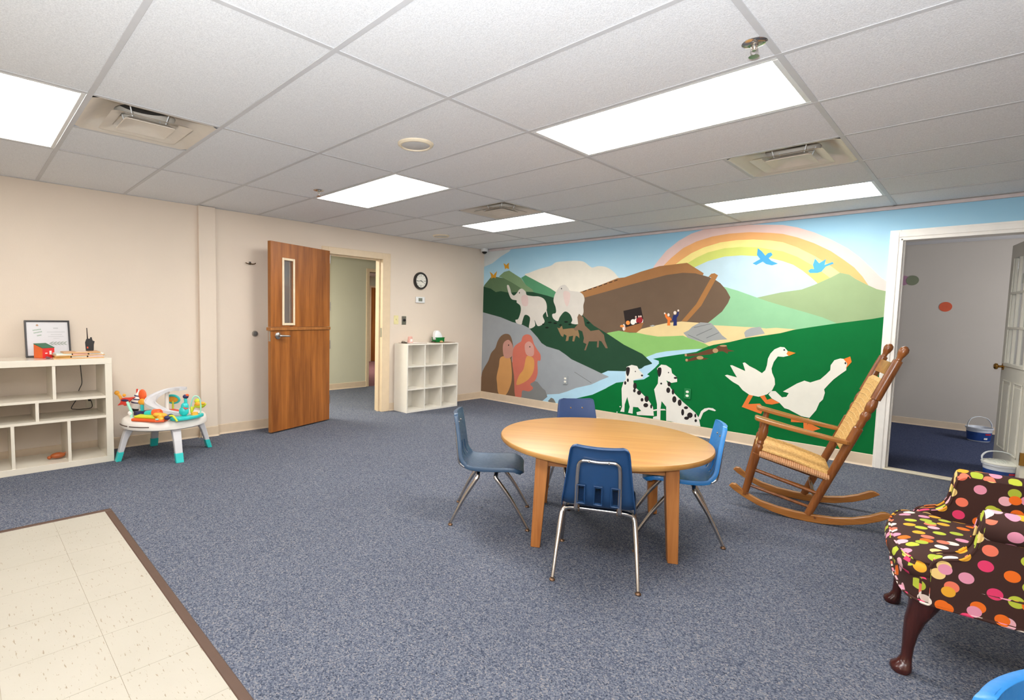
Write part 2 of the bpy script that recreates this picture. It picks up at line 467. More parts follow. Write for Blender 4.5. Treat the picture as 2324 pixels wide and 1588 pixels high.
# fluorescent panels
DIFF = glow('light_diffuser', (1.0, 0.985, 0.95, 1), PANEL_LIGHT)
LWHITE = plain('light_housing_white', rgb(228, 228, 226), 0.4, var=0.02)
LLAB = {(1, 4): 'glowing ceiling light panel at the far left edge, beside a square vent',
        (3, 8): 'largest glowing ceiling light panel, just behind the nearest chrome sprinkler',
        (1, 8): 'glowing ceiling light panel above the open wooden door, near a small sprinkler',
        (1, 11): 'smallest glowing ceiling light panel, touching the vent near the room corner',
        (3, 12): 'thin glowing ceiling light panel just above the painted rainbow'}
for (i, j) in sorted(LIGHT_CELLS):
    if (i, j) not in LLAB: lab = 'glowing fluorescent ceiling panel behind the camera, out of the picture'
    else: lab = LLAB[(i, j)]
    x0, x1, y0, y1 = QX[i], QX[i + 1], PY[j], PY[j + 1]
    L = thing('ceiling_light', lab, 'ceiling light', ((x0 + x1) / 2, (y0 + y1) / 2, HC), 0, 'fluorescent panels in the ceiling')
    a, b = (x1 - x0) / 2 - .012, (y1 - y0) / 2 - .012
    f = MB()
    f.box(-a, a, -b, -b + .022, .0, .012).box(-a, a, b - .022, b, .0, .012).box(-a, -a + .022, -b + .022, b - .022, .0, .012).box(a - .022, a, -b + .022, b - .022, .0, .012)
    f.build('frame', LWHITE, L, bevel=0.003)
    MB().box(-a, a, -b, b, .03, .075).build('housing', LWHITE, L)
    MB().box(-a + .02, a - .02, -b + .02, b - .02, .006, .012).build('diffuser', DIFF, L)
# ------------------------------------------------------------------ ceiling fittings
VENTPAINT = plain('vent_enamel', rgb(216, 205, 190), 0.4, var=0.03)
BLACK = plain('black_plastic', rgb(26, 25, 26), 0.5)
DUCT = plain('duct_shade', rgb(40, 36, 34), 0.7)
CHROME = plain('chrome', rgb(205, 202, 198), 0.18, 1.0, var=0.05)
VLAB = {(1, 5): 'square white louvred ceiling vent beside the leftmost light panel',
        (3, 10): 'square ceiling vent between the two right-hand light panels',
        (1, 10): 'square ceiling vent touching the small light panel near the corner'}
def sq(h, z): return [(-h, -h, z), (h, -h, z), (h, h, z), (-h, h, z)]
for (i, j), _ in VENT_CELLS.items():
    x1, y0 = QX[i + 1], PY[j]
    V = thing('ceiling_vent', VLAB[(i, j)], 'vent', (x1 - TP / 2, y0 + TP / 2, HC), 0, 'square ceiling vents')
    h = TP / 2 - .012
    # outer flared pan with a round neck
    pan = MB()
    n = 32
    def on_sq(hh, z): return [(hh * max(-1, min(1, 1.42 * math.cos(2 * PI * (k + .5) / n))), hh * max(-1, min(1, 1.42 * math.sin(2 * PI * (k + .5) / n))), z) for k in range(n)]
    def on_ci(r, z): return [(r * math.cos(2 * PI * (k + .5) / n), r * math.sin(2 * PI * (k + .5) / n), z) for k in range(n)]
    pan.rings([on_sq(h, .0005), on_sq(h - .016, .002), on_sq(h - .06, .036), on_ci(.19, .058), on_ci(.15, .064), on_ci(.15, .12)], cap=False)
    pan.build('pan', VENTPAINT, V, smooth=True)
    MB().lathe((0, 0, .118), (0, 0, .13), [(0, .155), (1, .155)], 32).build('duct_shade_disc', DUCT, V)  # disc closing the neck, the duct's shade put into its dark colour
    for hh, z in ((.195, -.007),):
        c = MB()
        c.rings([on_sq(hh, z - .002), on_sq(hh - .012, z), on_sq(hh - .055, z + .014), on_sq(hh - .058, z + .018), on_sq(hh - .012, z + .004)], cap=False, closed=True)
        c.build('louvre_cone', VENTPAINT, V, smooth=True)
    MB().rings([on_ci(.03, .016), on_ci(.06, .014), on_sq(.1, -.004), on_sq(.122, -.013), on_sq(.124, -.01), on_sq(.1, .008), on_ci(.06, .018), on_ci(.03, .02)], cap=True).build('centre_plate', VENTPAINT, V, smooth=True)
    for s1, s2 in ((1, 1), (1, -1), (-1, 1), (-1, -1)):
        MB().tube([(s1 * .08, s2 * .08, .01), (s1 * .1, s2 * .1, .085)], .0035, 6).build('brace', LWHITE, V)
SPK = plain('speaker_ring_cream', rgb(226, 212, 186), 0.45)
SPKG = plain('speaker_grille', rgb(205, 203, 200), 0.7, bmp=0.8, bscale=700)
for (x, y, lab) in ((2.992, 1.535, 'round cream-rimmed ceiling speaker in the middle of the ceiling'), (0.497, 4.02, 'round ceiling speaker near the far beige wall, above the cube shelf')):
    S = thing('ceiling_speaker', lab, 'speaker', (x, y, HC), 0, 'round ceiling speakers')
    MB().lathe((0, 0, .004), (0, 0, -.012), [(0, .108), (.5, .107), (1, .097), (1, .088), (.5, .085)], 40).build('ring', SPK, S, smooth=True)
    MB().lathe((0, 0, -.004), (0, 0, -.009), [(0, .087), (.7, .08), (1, .02)], 40).build('grille', SPKG, S, smooth=True)
for (x, y, lab) in ((4.795, 1.67, 'chrome pendent sprinkler beside the largest light panel'), (1.489, 1.721, 'small chrome sprinkler near the open wooden door')):
    S = thing('sprinkler', lab, 'sprinkler', (x, y, HC + .003), 0, 'ceiling sprinklers')
    MB().lathe((0, 0, 0), (0, 0, -.012), [(0, .042), (.25, .043), (.6, .036), (.8, .02), (.8, .012)], 28).build('escutcheon', CHROME, S, smooth=True)
    MB().lathe((0, 0, -.005), (0, 0, -.03), [(0, .011), (.4, .013), (.6, .009), (1, .007)], 14).build('body', CHROME, S, smooth=True)
    for s in (-1, 1):
        MB().tube([(s * .008, 0, -.02), (s * .012, 0, -.032), (s * .009, 0, -.044), (0, 0, -.05)], .0025, 6).build('frame_arm', CHROME, S, smooth=True)
    MB().lathe((0, 0, -.048), (0, 0, -.052), [(0, .006), (.4, .017), (1, .018)], 20).build('deflector', CHROME, S, smooth=True)
S = thing('security_camera', 'small white dome camera in the top corner beside the mural', 'camera', (.075, 5.3, HC), 0)
MB().lathe((0, 0, .003), (0, 0, -.042), [(0, .054), (.7, .056), (1, .046)], 28).build('housing', LWHITE, S, smooth=True)
MB().ball((0, 0, -.042), (.04, .04, .036), 20, 10).build('dome', plain('dome_black', rgb(20, 20, 22), 0.12), S, smooth=True)

# ------------------------------------------------------------------ Dutch door leaf
DOORW = wood('door_veneer', rgb(112, 60, 20), rgb(178, 108, 46), 'Z', 0.36, 0.5)
DOORE = wood('door_edge_wood', rgb(134, 80, 32), rgb(178, 114, 54), 'Z', 0.45, 0.8)
hx, hy = 0.075, 2.655
ang = math.atan2(1.815 - hy, .338 - hx)              # hinge towards the free edge
D = struct(thing('door_1', None, None, (hx, hy, 0.006), ang))
W_, T_ = 0.872, 0.042
def leaf(name, z0, z1, hole=None):
    if not hole: return MB().box(0, W_, -T_, 0, z0, z1).build(name, DOORW, D, bevel=0.002)
    a, b, c, d = hole
    m_ = MB(); m_.box(0, a, -T_, 0, z0, z1); m_.box(b, W_, -T_, 0, z0, z1); m_.box(a, b, -T_, 0, z0, c); m_.box(a, b, -T_, 0, d, z1)
    return m_.build(name, DOORW, D)
# the window opening is measured from the free edge
gx0, gx1, gz0, gz1 = W_ - .317 + .02, W_ - .15 - .02, 1.155, 1.815
up = leaf('upper_leaf', 1.113, 1.995, (gx0, gx1, gz0, gz1))
lo = leaf('lower_leaf', 0.008, 1.075)
bx('edge_strip', DOORE, up, W_, W_ + .002, -T_, 0, 1.113, 1.995)
bx('edge_strip', DOORE, lo, W_, W_ + .002, -T_, 0, .008, 1.075)
bx('shelf_ledge', DOORE, lo, -.0, W_ + .014, -T_ - .014, .014, 1.077, 1.11, bevel=0.004)
WF = plain('door_window_frame_paint', rgb(226, 208, 178), 0.4)
for y0, y1 in ((-T_ - .012, -T_), (0, .012)):
    f = MB(); q = .024
    f.box(gx0 - q, gx0, y0, y1, gz0 - q, gz1 + q).box(gx1, gx1 + q, y0, y1, gz0 - q, gz1 + q).box(gx0, gx1, y0, y1, gz0 - q, gz0).box(gx0, gx1, y0, y1, gz1, gz1 + q)
    f.build('window_frame', WF, up, bevel=0.003)
def glassmat(name, tint=(0.86, 0.9, 0.92, 1)):
    mt, nt, bs = new_mat(name)
    bs.inputs['Transmission Weight'].default_value = 0.95; bs.inputs['Roughness'].default_value = 0.03
    n = noise(nt, coords(nt), 2.0)
    nt.links.new(ramp(nt, n.outputs['Fac'], [(0.3, shade(tint, .97)), (0.7, tint)]), bs.inputs['Base Color'])
    return mt
GLASS = glassmat('door_glass')
bx('glass_pane', GLASS, up, gx0, gx1, -T_ / 2 - .003, -T_ / 2 + .003, gz0, gz1)
for side in (1, -1):
    yy = 0 if side > 0 else -T_
    zc, xc = 1.022, W_ - .085
    MB().lathe((xc, yy, zc), (xc, yy + side * .018, zc), [(0, .036), (.6, .036), (1, .024)], 24).build('rose', STEEL, lo, smooth=True)
    MB().tube([(xc, yy + side * .012, zc), (xc, yy + side * .045, zc), (xc - .02, yy + side * .055, zc), (xc - .12, yy + side * .052, zc - .004)], [.012, .011, .011, .009], 12).build('lever_handle', STEEL, lo, smooth=True)
bx('latch_plate', STEEL, lo, W_ + .0015, W_ + .0035, -T_ / 2 - .013, -T_ / 2 + .013, .965, 1.07)
for z in (.2, .85, 1.3, 1.85):
    MB().lathe((-.006, -.0, z), (-.006, -.0, z + .1), [(0, .007), (1, .007)], 10).build('hinge', STEEL, up if z > 1.1 else lo, smooth=True)
# wood door standing open in the far room
D2 = struct(thing('door_2', None, None, (-6.165, 7.99, 0), 0))
MB().box(-.02, .02, -.45, .45, .01, 2.0).build('leaf', DOORW, D2, bevel=0.002)
MB().lathe((.02, .37, 1.0), (.075, .37, 1.0), [(0, .03), (.3, .03), (.35, .012), (.7, .012), (.75, .028), (1, .024)], 18).build('door_knob', STEEL, D2, smooth=True)
MB().box(-.03, .03, -.5, -.45, 0, 2.05).box(-.03, .03, .45, .5, 0, 2.05).box(-.03, .03, -.45, .45, 2.0, 2.05).build('door_frame', DOORTRIM, D2, bevel=.003)

# ------------------------------------------------------------------ glazed white door in the mural doorway
WD = plain('white_door_paint', rgb(214, 210, 196), 0.4, var=0.02)
hx2, hy2 = MX1 - .022, YM + .118
D4 = struct(thing('door_3', None, None, (hx2, hy2, 0.012), math.atan2(6.33 - hy2, 5.575 - hx2)))
w4, t4 = .82, .042
g = (.14, .68, 0.95, 1.86)
m_ = MB(); m_.box(0, g[0], -t4 / 2, t4 / 2, 0, 1.985); m_.box(g[1], w4, -t4 / 2, t4 / 2, 0, 1.985)
m_.box(g[0], g[1], -t4 / 2, t4 / 2, 0, g[2]); m_.box(g[0], g[1], -t4 / 2, t4 / 2, g[3], 1.985)
leaf4 = m_.build('leaf', WD, D4)
for side in (-1, 1):
    y0, y1 = (t4 / 2, t4 / 2 + .012) if side > 0 else (-t4 / 2 - .012, -t4 / 2)
    f = MB(); q = .03
    f.box(g[0] - q, g[0], y0, y1, g[2] - q, g[3] + q).box(g[1], g[1] + q, y0, y1, g[2] - q, g[3] + q).box(g[0], g[1], y0, y1, g[2] - q, g[2]).box(g[0], g[1], y0, y1, g[3], g[3] + q)
    f.build('window_frame', WD, D4, bevel=0.004)
    for k in (1, 2):
        x = g[0] + (g[1] - g[0]) * k / 3; bx('muntin', WD, D4, x - .009, x + .009, y0 - (.006 if side > 0 else 0), y1 + (.006 if side < 0 else 0), g[2], g[3])
        z = g[2] + (g[3] - g[2]) * k / 3; bx('muntin', WD, D4, g[0], g[1], y0 - (.006 if side > 0 else 0), y1 + (.006 if side < 0 else 0), z - .009, z + .009)
    for (a, b) in ((.12, .36), (.46, .70)):
        p = MB()
        p.box(a, a + .014, y0, y1 - .004, .2, .80).box(b - .014, b, y0, y1 - .004, .2, .80).box(a, b, y0, y1 - .004, .2, .214).box(a, b, y0, y1 - .004, .786, .80)
        p.build('panel_moulding', WD, D4, bevel=0.004)
        MB().box(a + .035, b - .035, y0 if side > 0 else y0 + .006, y1 - .006 if side > 0 else y1, .235, .765).build('raised_panel', WD, D4, bevel=0.004)
PANE = glassmat('door_pane_frosted', (0.92, 0.95, 0.97, 1))
for ix in range(3):
    for iz in range(3):
        x0 = g[0] + (g[1] - g[0]) * ix / 3; x1 = g[0] + (g[1] - g[0]) * (ix + 1) / 3
        z0 = g[2] + (g[3] - g[2]) * iz / 3; z1 = g[2] + (g[3] - g[2]) * (iz + 1) / 3
        bx('glass_pane', PANE, D4, x0, x1, -.003, .003, z0, z1)
BRASS = plain('brass', rgb(176, 134, 70), 0.25, 1.0)
for side in (-1, 1):
    MB().lathe((w4 - .07, side * t4 / 2, .91), (w4 - .07, side * (t4 / 2 + .062), .91), [(0, .03), (.12, .03), (.2, .011), (.5, .011), (.62, .026), (.85, .028), (1, .016)], 20).build('door_knob', BRASS, D4, smooth=True)
for z in (.18, 1.0, 1.75):
    bx('hinge', BRASS, D4, -.014, .004, -.03, .03, z, z + .1)

# wall decals in the dim room
for x, z, c, nm in ((4.648, 1.852, rgb(172, 128, 150), 'dusty pink'), (4.737, 1.85, rgb(124, 130, 104), 'sage green'), (5.065, 1.513, rgb(206, 88, 52), 'orange red')):
    o = MB().prism(circle(x, z, .062 if nm != 'orange red' else .06, 32), 8.346 - .003 * (nm == 'sage green'), 8.3495, lambda a, b, c_: (a, c_, b)).build('wall_decal', plain('decal_' + nm.replace(' ', '_'), c, 0.6))
    tag(o, 'round %s wall decal in the dim room past the goose' % nm, 'decal', 'round dots on the dim room wall')

# ------------------------------------------------------------------ small fittings on the beige wall
H_ = thing('coat_hook', 'small brass double hook on the beige wall left of the door', 'hook', (0.0, 1.745, 1.781))
MB().box(0, .006, -.012, .012, -.012, .02).build('plate', DARKSTEEL, H_, bevel=0.003)
for s in (-1, 1): MB().tube([(.004, 0, 0), (.022, s * .02, -.006), (.026, s * .042, -.002), (.02, s * .052, .006)], [.006, .006, .005, .006], 8).build('prong', plain('old_brass', rgb(120, 98, 70), .35, 1.0), H_, smooth=True)
H_ = thing('door_bumper', 'round steel wall bumper left of the door handle', 'door stop', (0.0, 1.792, 1.039))
MB().lathe((0, 0, 0), (.022, 0, 0), [(0, .031), (.6, .031), (1, .024)], 24).build('cup', STEEL, H_, smooth=True)
MB().lathe((.018, 0, 0), (.03, 0, 0), [(0, .022), (.7, .021), (1, .012)], 20).build('rubber_pad', plain('grey_rubber', rgb(110, 106, 102), .7), H_, smooth=True)
K = thing('wall_clock', 'round black-rimmed wall clock right of the doorway', 'clock', (0, 4.095, 1.745))
MB().lathe((.0, 0, 0), (.035, 0, 0), [(0, .118), (.5, .12), (1, .112), (1, .094), (.6, .09)], 48).build('rim', plain('clock_rim_black', rgb(32, 28, 27), 0.35), K, smooth=True)
face = MB().lathe((.0205, 0, 0), (.023, 0, 0), [(0, .093), (1, .093)], 48).build('face', plain('clock_face', rgb(226, 222, 210), 0.5), K)
INK = plain('ink_black', rgb(24, 24, 26), 0.6)
for k in range(12):
    a = 2 * PI * k / 12; r0_, r1_ = (.066, .082) if k % 3 else (.058, .082)
    MB().tube([(.0235, r0_ * math.sin(a), r0_ * math.cos(a)), (.0235, r1_ * math.sin(a), r1_ * math.cos(a))], .0022 if k % 3 else .0032, 5).build('hour_mark', INK, face)
for a, r1_, w in ((math.radians(118), .044, .003), (math.radians(264), .066, .0025)):
    MB().tube([(.026, -.012 * math.sin(a), -.012 * math.cos(a)), (.026, r1_ * math.sin(a), r1_ * math.cos(a))], w, 6).build('hand', INK, K)
Tm = thing('thermostat', 'white wall thermostat below the clock', 'thermostat', (0, 4.092, 1.485))
MB().box(0, .026, -.078, .078, -.042, .042).build('case', LWHITE, Tm, bevel=0.008)
MB().box(.024, .0275, -.04, .028, -.02, .024).build('display', plain('lcd_grey', rgb(120, 126, 112), 0.3), Tm)
for z in (-.012, .014): MB().box(.024, .029, .05, .064, z - .006, z + .006).build('button', LWHITE, Tm, bevel=0.002)
Sw = thing('light_switch', 'ivory light switch plate beside the door frame', 'switch', (0, 3.69, 1.207))
MB().box(0, .007, -.037, .037, -.058, .058).build('plate', plain('ivory_plastic', rgb(226, 214, 160), 0.4), Sw, bevel=0.003)
MB().box(.006, .018, -.005, .005, -.004, .014).build('toggle', plain('ivory_plastic', rgb(226, 214, 160), 0.4), Sw, bevel=0.002)
Sw = thing('volume_control', 'steel plate with a dark round knob right of the ivory switch', 'wall control', (0, 3.822, 1.2))
MB().box(0, .005, -.037, .037, -.058, .058).build('plate', STEEL, Sw, bevel=0.002)
MB().lathe((.004, 0, .004), (.026, 0, .004), [(0, .019), (.3, .019), (1, .014)], 18).build('knob', BLACK, Sw, smooth=True)
# outlets painted over on the mural
for x, z, c, lab in ((1.553, .445, rgb(150, 154, 156), 'electrical outlet painted grey like the rock it sits on'), (3.167, .458, rgb(0, 118, 60), 'electrical outlet in a green-painted plate right of the spotted dogs')):
    O_ = thing('wall_outlet', lab, 'outlet', (x, YM - .008, z))
    MB().box(-.036, .036, -.006, .004, -.058, .058).build('cover_plate', plain('outlet_paint_%d' % int(x * 10), c, 0.55), O_, bevel=0.002)
    for dz in (-.022, .022):
        MB().prism(circle(0, dz, .017, 18, .014), -.009, -.004, lambda a, b, c_: (a, c_, b)).build('socket', plain('outlet_socket_white', rgb(236, 232, 218), 0.4), O_)

# ------------------------------------------------------------------ white cube shelf
SHW = plain('white_laminate', rgb(234, 228, 216), 0.35, var=0.015)
B = thing('cube_shelf', 'white nine-cube shelf standing against the beige wall', 'shelf', (0.022, 3.655, 0))
cw, cd, ch, tt = .918, .272, .90, .016
bx('side_panel', SHW, B, 0, cd, 0, tt, 0, ch, .001); bx('side_panel', SHW, B, 0, cd, cw - tt, cw, 0, ch, .001)
bx('top_board', SHW, B, 0, cd, tt, cw - tt, ch - tt, ch, .001); bx('bottom_board', SHW, B, 0, cd, tt, cw - tt, .0, tt + .012, .001)
bx('back_panel', SHW, B, 0, .004, tt, cw - tt, tt, ch - tt)
for k in (1, 2):
    y = cw * k / 3; bx('divider', SHW, B, .004, cd - .002, y - .007, y + .007, tt + .012, ch - tt)
for k in (1, 2):
    z = ch * k / 3
    for c in range(3):
        y0 = tt if c == 0 else cw * c / 3 + .007; y1 = cw - tt if c == 2 else cw * (c + 1) / 3 - .007
        bx('shelf_board', SHW, B, .004, cd - .002, y0, y1, z - .007, z + .007)
zt = .90
CARDB = wood('brown_board', rgb(120, 92, 70), rgb(150, 120, 94), 'Y', 0.6)
PAPER = plain('white_paper', rgb(236, 232, 226), 0.7)
C_ = thing('clipboard', 'clipboard with a white sheet lying at the left end of the cube shelf', 'clipboard', (.15, 3.86, zt), math.radians(4))
bx('board', CARDB, C_, -.11, .11, -.16, .16, 0, .004, .001); bx('paper', PAPER, C_, -.1, .1, -.13, .15, .004, .0055)
MB().prism([(-.05, 0), (.05, 0), (.045, .02), (-.045, .02)], 0, .014, lambda a, b, c: (a, -.16 + b, .004 + c)).build('clip', DARKSTEEL, C_, bevel=0.002)
MB().tube([(-.04, -.15, .012), (-.02, -.175, .03), (.02, -.175, .03), (.04, -.15, .012)], .003, 6).build('clip_lever', DARKSTEEL, C_, smooth=True)
C_ = thing('card_stand', 'small pink and white card standing on the cube shelf', 'card', (.12, 3.84, zt + .0056), math.radians(6))
MB().prism([(-.02, 0), (.02, 0), (.004, .085), (-.004, .085)], -.036, .036, lambda a, b, c: (a, c, b)).build('card', plain('pink_card', rgb(222, 170, 156), 0.6, var=.25, vscale=40), C_)
bx('printed_panel', PAPER, C_, .0205, .0215, -.02, .022, .012, .05)
C_ = thing('clipboard', 'dark brown clipboard lying under the green basket on the cube shelf', 'clipboard', (.15, 4.38, zt), math.radians(-6))
bx('board', CARDB, C_, -.1, .1, -.15, .17, 0, .004, .001)
MB().prism([(-.04, 0), (.04, 0), (.035, .022), (-.035, .022)], 0, .013, lambda a, b, c: (a, -.15 + b, .004 + c)).build('clip', DARKSTEEL, C_, bevel=0.002)
GREENP = plain('green_basket_plastic', rgb(24, 128, 58), 0.45)
C_ = thing('basket', 'small green plastic basket on the cube shelf', 'basket', (.12, 4.345, zt + .0045))
o0 = [(-.05, -.075), (.05, -.075), (.05, .075), (-.05, .075)]
m_ = MB(); f4 = lambda s, z: [(a * s, b * s, z) for a, b in o0]
m_.rings([f4(.85, 0), f4(1.0, .062), f4(1.06, .062), f4(1.06, .068), f4(.96, .068), f4(.82, .004)], cap=True)
m_.build('tub', GREENP, C_)
for s in (-1, 1):
    for k in range(5): bx('rib', GREENP, C_, s * .0515 - .002 - .004 * (s < 0), s * .0515 + .002 + .004 * (s > 0), -.06 + k * .03 - .003, -.06 + k * .03 + .003, .01, .06)
PW = plain('wipes_pack_white', rgb(236, 236, 236), 0.4, var=.04, vscale=30)
C_ = thing('wipes_pack', 'white and blue soft pack tilted in the green basket', 'wipes pack', (.12, 4.335, zt + .0085 + .018), math.radians(0))
m_ = MB()
pr_ = spline([(-.09, .02), (-.085, .11), (-.03, .135), (.03, .115), (.085, .05), (.07, .0), (-.04, -.004)], 4, True)
m_.rings([[(x * .9, a * .9 * .66, b * .9 + .0 + .006) for a, b in pr_] if abs(x) > .03 else [(x, a * .78, b + .006) for a, b in pr_] for x in (-.036, -.022, .022, .036)])
pk = m_.build('pack', PW, C_, smooth=True)
for a, b, r in ((-.05, .1, .011), (-.02, .03, .013)): MB().prism(circle(a, b, r, 14), .022, .0245, lambda p, q, c: (c, p, q)).build('blue_print', plain('pack_blue', rgb(58, 84, 150), .5), C_)
o = MB().ball((0, 0, .014), (.03, .02, .014), 14, 8).build('stone_toy', plain('tan_clay', rgb(196, 160, 110), .7), None, smooth=True)
o.location = (.235, 4.30, zt + .004); tag(o, 'small tan lump lying in front of the green basket', 'toy')

# ------------------------------------------------------------------ long cream storage shelf at the left edge
CRM = plain('cream_gloss_laminate', rgb(226, 218, 202), 0.16, var=0.01)
B = thing('storage_shelf', 'long cream open storage shelf at the left edge of the room', 'shelf', (0.045, 0, 0))
Y0, Y1, XD, ZH, tk = -.93, .405, .405, .867, .049
bx('top_board', CRM, B, 0, XD, Y0, Y1, ZH - tk, ZH, .0015); bx('bottom_board', CRM, B, 0, XD, Y0, Y1, 0, tk, .0015)
bx('side_panel', CRM, B, 0, XD, Y1 - tk, Y1, tk, ZH - tk, .0015); bx('side_panel', CRM, B, 0, XD, Y0, Y0 + tk, tk, ZH - tk, .0015)
bx('shelf_board', CRM, B, 0, XD - .003, Y0 + tk, Y1 - tk, .537, .557); bx('shelf_board', CRM, B, 0, XD - .003, Y0 + tk, Y1 - tk, .374, .394)
for y, z0, z1 in ((.022, .557, ZH - tk), (-.42, .557, ZH - tk), (-.087, .394, .537), (-.55, .394, .537), (.107, tk, .374), (-.236, tk, .374), (-.6, tk, .374)):
    bx('divider', CRM, B, 0, XD - .004, y - .0105, y + .0105, z0, z1)
zt = ZH
F_ = thing('picture_frame', 'black framed white print leaning on the wall above the cream shelf', 'picture frame', (.125, .028, zt))
tilt = math.radians(-13); F_.rotation_euler = (0, tilt, 0)
fm = MB(); hw, hh, q = .148, .305, .013
fm.box(-.01, .012, -hw, -hw + q, 0, hh).box(-.01, .012, hw - q, hw, 0, hh).box(-.01, .012, -hw + q, hw - q, 0, q).box(-.01, .012, -hw + q, hw - q, hh - q, hh)
fm.build('frame', plain('frame_black', rgb(38, 32, 32), .35), F_, bevel=.002)
sh = bx('print', plain('print_white', rgb(206, 204, 206), .35, var=.01), F_, -.006, .002, -hw + q, hw - q, q, hh - q)
GRN = plain('print_green', rgb(138, 160, 140), .6); GRY = plain('print_grey', rgb(176, 176, 176), .6); BRN = plain('print_tan', rgb(176, 140, 110), .6)
def dash(y0, z0, y1, z1, w, mat, nm='printed_line'):
    L = math.hypot(y1 - y0, z1 - z0); ny, nz = -(z1 - z0) / L * w, (y1 - y0) / L * w
    MB().prism([(y0 - ny, z0 - nz), (y1 - ny, z1 - nz), (y1 + ny, z1 + nz), (y0 + ny, z0 + nz)], .0022, .0028, lambda a, b, c: (c, a, b)).build(nm, mat, sh)
for y0, z0, y1, z1 in ((-.095, .222, -.04, .232), (-.09, .2, -.034, .212), (-.07, .177, -.04, .184)):
    n = 6
    for k in range(n):
        a, b = k / n, (k + .7) / n
        dash(y0 + (y1 - y0) * a, z0 + (z1 - z0) * a, y0 + (y1 - y0) * b, z0 + (z1 - z0) * b, .0045, GRN)
for y0, y1, z, w in ((.038, .07, .24, .004), (-.005, .115, .208, .0018), (.02, .094, .187, .0014), (0, .105, .17, .0014), (.036, .076, .154, .001)): dash(y0, z, y1, z, w, GRY)
for k in range(5):
    y = .005 + k * .022
    for s in (-1, 1): MB().prism([(y, .112), (y + .02, .112 + s * .002), (y + .034, .112 + s * .018), (y + .014, .112 + s * .01)], .0022, .0028, lambda a, b, c: (c, a, b)).build('printed_leaf', plain('print_leaf', rgb(150, 156, 146), .6), sh)
MB().prism([(-.073, .258), (-.058, .258), (-.058, .268), (-.066, .275), (-.073, .268)], .0022, .0028, lambda a, b, c: (c, a, b)).build('printed_house', BRN, sh)
C_ = thing('toy_box', 'small red box with a green lid in front of the picture frame', 'box', (.21, -.01, zt), math.radians(33))
RED = plain('box_red', rgb(222, 48, 48), .4, var=.05, vscale=30)
MB().hexa([(-.044, -.048, 0), (.044, -.048, 0), (.044, .048, 0), (-.044, .048, 0)], [(-.044, -.048, .112), (.044, -.048, .08), (.044, .048, .08), (-.044, .048, .112)]).build('body', RED, C_, bevel=.001); MB().prism([(-.043, .002), (.043, .002), (.043, .078), (-.043, .109)], -.0492, -.0478, lambda a, b, c: (a, c, b)).build('side_label', plain('box_orange', rgb(232, 104, 44), .45), C_)
MB().hexa([(-.045, -.05, .113), (.045, -.05, .081), (.045, .05, .081), (-.045, .05, .113)], [(-.045, -.05, .117), (.045, -.05, .084), (.045, .05, .084), (-.045, .05, .117)]).build('lid', plain('box_green', rgb(40, 104, 70), .45), C_)
bx('printed_mark', PAPER, C_, .0442, .0448, -.028, -.01, .036, .044); bx('printed_mark', PAPER, C_, .0442, .0448, .006, .024, .028, .058)
o = MB().ball((0, 0, .009), (.014, .011, .009), 10, 6).ball((.012, .012, .007), (.009, .009, .007), 8, 5).build('trinket', plain('maroon_glass', rgb(122, 84, 92), .25), None, smooth=True)
o.location = (.3, -.002, zt); tag(o, 'tiny purple trinket beside the red box on the cream shelf', 'trinket')
PLY = wood('puzzle_plywood', rgb(196, 150, 96), rgb(224, 184, 134), 'Y', .5)
for k, (x, y, z, rz, lab) in enumerate(((.3, .2, 0, -3, 'wooden puzzle board at the bottom of the stack on the cream shelf'), (.3, .2, .021, 2, 'wooden puzzle board in the middle of the stack on the cream shelf'), (.31, .215, .042, -1, 'wooden puzzle board on top of the stack, under the radio'))):
    w2, h2 = (.1, .165) if k < 2 else (.09, .125)
    P_ = thing('puzzle_board', lab, 'puzzle', (x, y, zt + z), math.radians(rz), 'stack of wooden puzzles')
    bx('board', PLY, P_, -w2, w2, -h2, h2, 0, .008, .001)
    for (a, b, c, d), cc in zip(((-.9, .9, -.95, -.35), (-.9, .9, -.3, .3), (-.9, .9, .36, .95)), ((rgb(226, 176, 80), rgb(224, 222, 210), rgb(206, 186, 186)), (rgb(214, 224, 216), rgb(232, 190, 178), rgb(236, 234, 226)), (rgb(214, 170, 130), rgb(226, 200, 180), rgb(206, 160, 120)))[k]):
        hgt = .021 if k < 2 else .0105
        bx('puzzle_piece', plain('piece_%d_%d' % (k, int(c * 100)), cc, .5), P_, a * w2, b * w2, c * h2, d * h2, .008, hgt, .001)
R_ = thing('walkie_talkie', 'black two-way radio standing upright on the stack of puzzles', 'radio', (.265, .285, zt + .0525), math.radians(-15))
MB().prism([(-.026, 0), (.026, 0), (.028, .05), (.034, .078), (.02, .084), (.016, .1), (-.02, .1), (-.03, .07)], -.015, .015, lambda a, b, c: (c, a, b)).build('body', BLACK, R_, bevel=.003)
MB().tube([(0, -.014, .098), (0, -.015, .13), (0, -.017, .19)], [.005, .004, .0032], 8).build('antenna', plain('antenna_black', rgb(52, 36, 32), .5), R_, smooth=True)
MB().lathe((0, .01, .1), (0, .01, .112), [(0, .007), (1, .006)], 10).build('volume_knob', BLACK, R_, smooth=True)
bx('orange_button', plain('radio_orange', rgb(226, 82, 40), .5), R_, .0145, .0165, -.018, -.008, .02, .034)
o = MB()
o.ball((0, 0, .024), (.038, .05, .024), 14, 8).ball((.004, -.055, .015), (.014, .016, .014), 10, 6).ball((.0, -.03, .02), (.02, .02, .014), 10, 6).tube([(0, .03, .03), (.0, .05, .04), (0, .054, .03)], .006, 6)
o = o.build('clay_animal', plain('rust_clay', rgb(168, 88, 42), .45), None, smooth=True)
o.location = (.3, .045, .054); tag(o, 'small rust-brown clay animal on the lowest shelf board', 'toy')
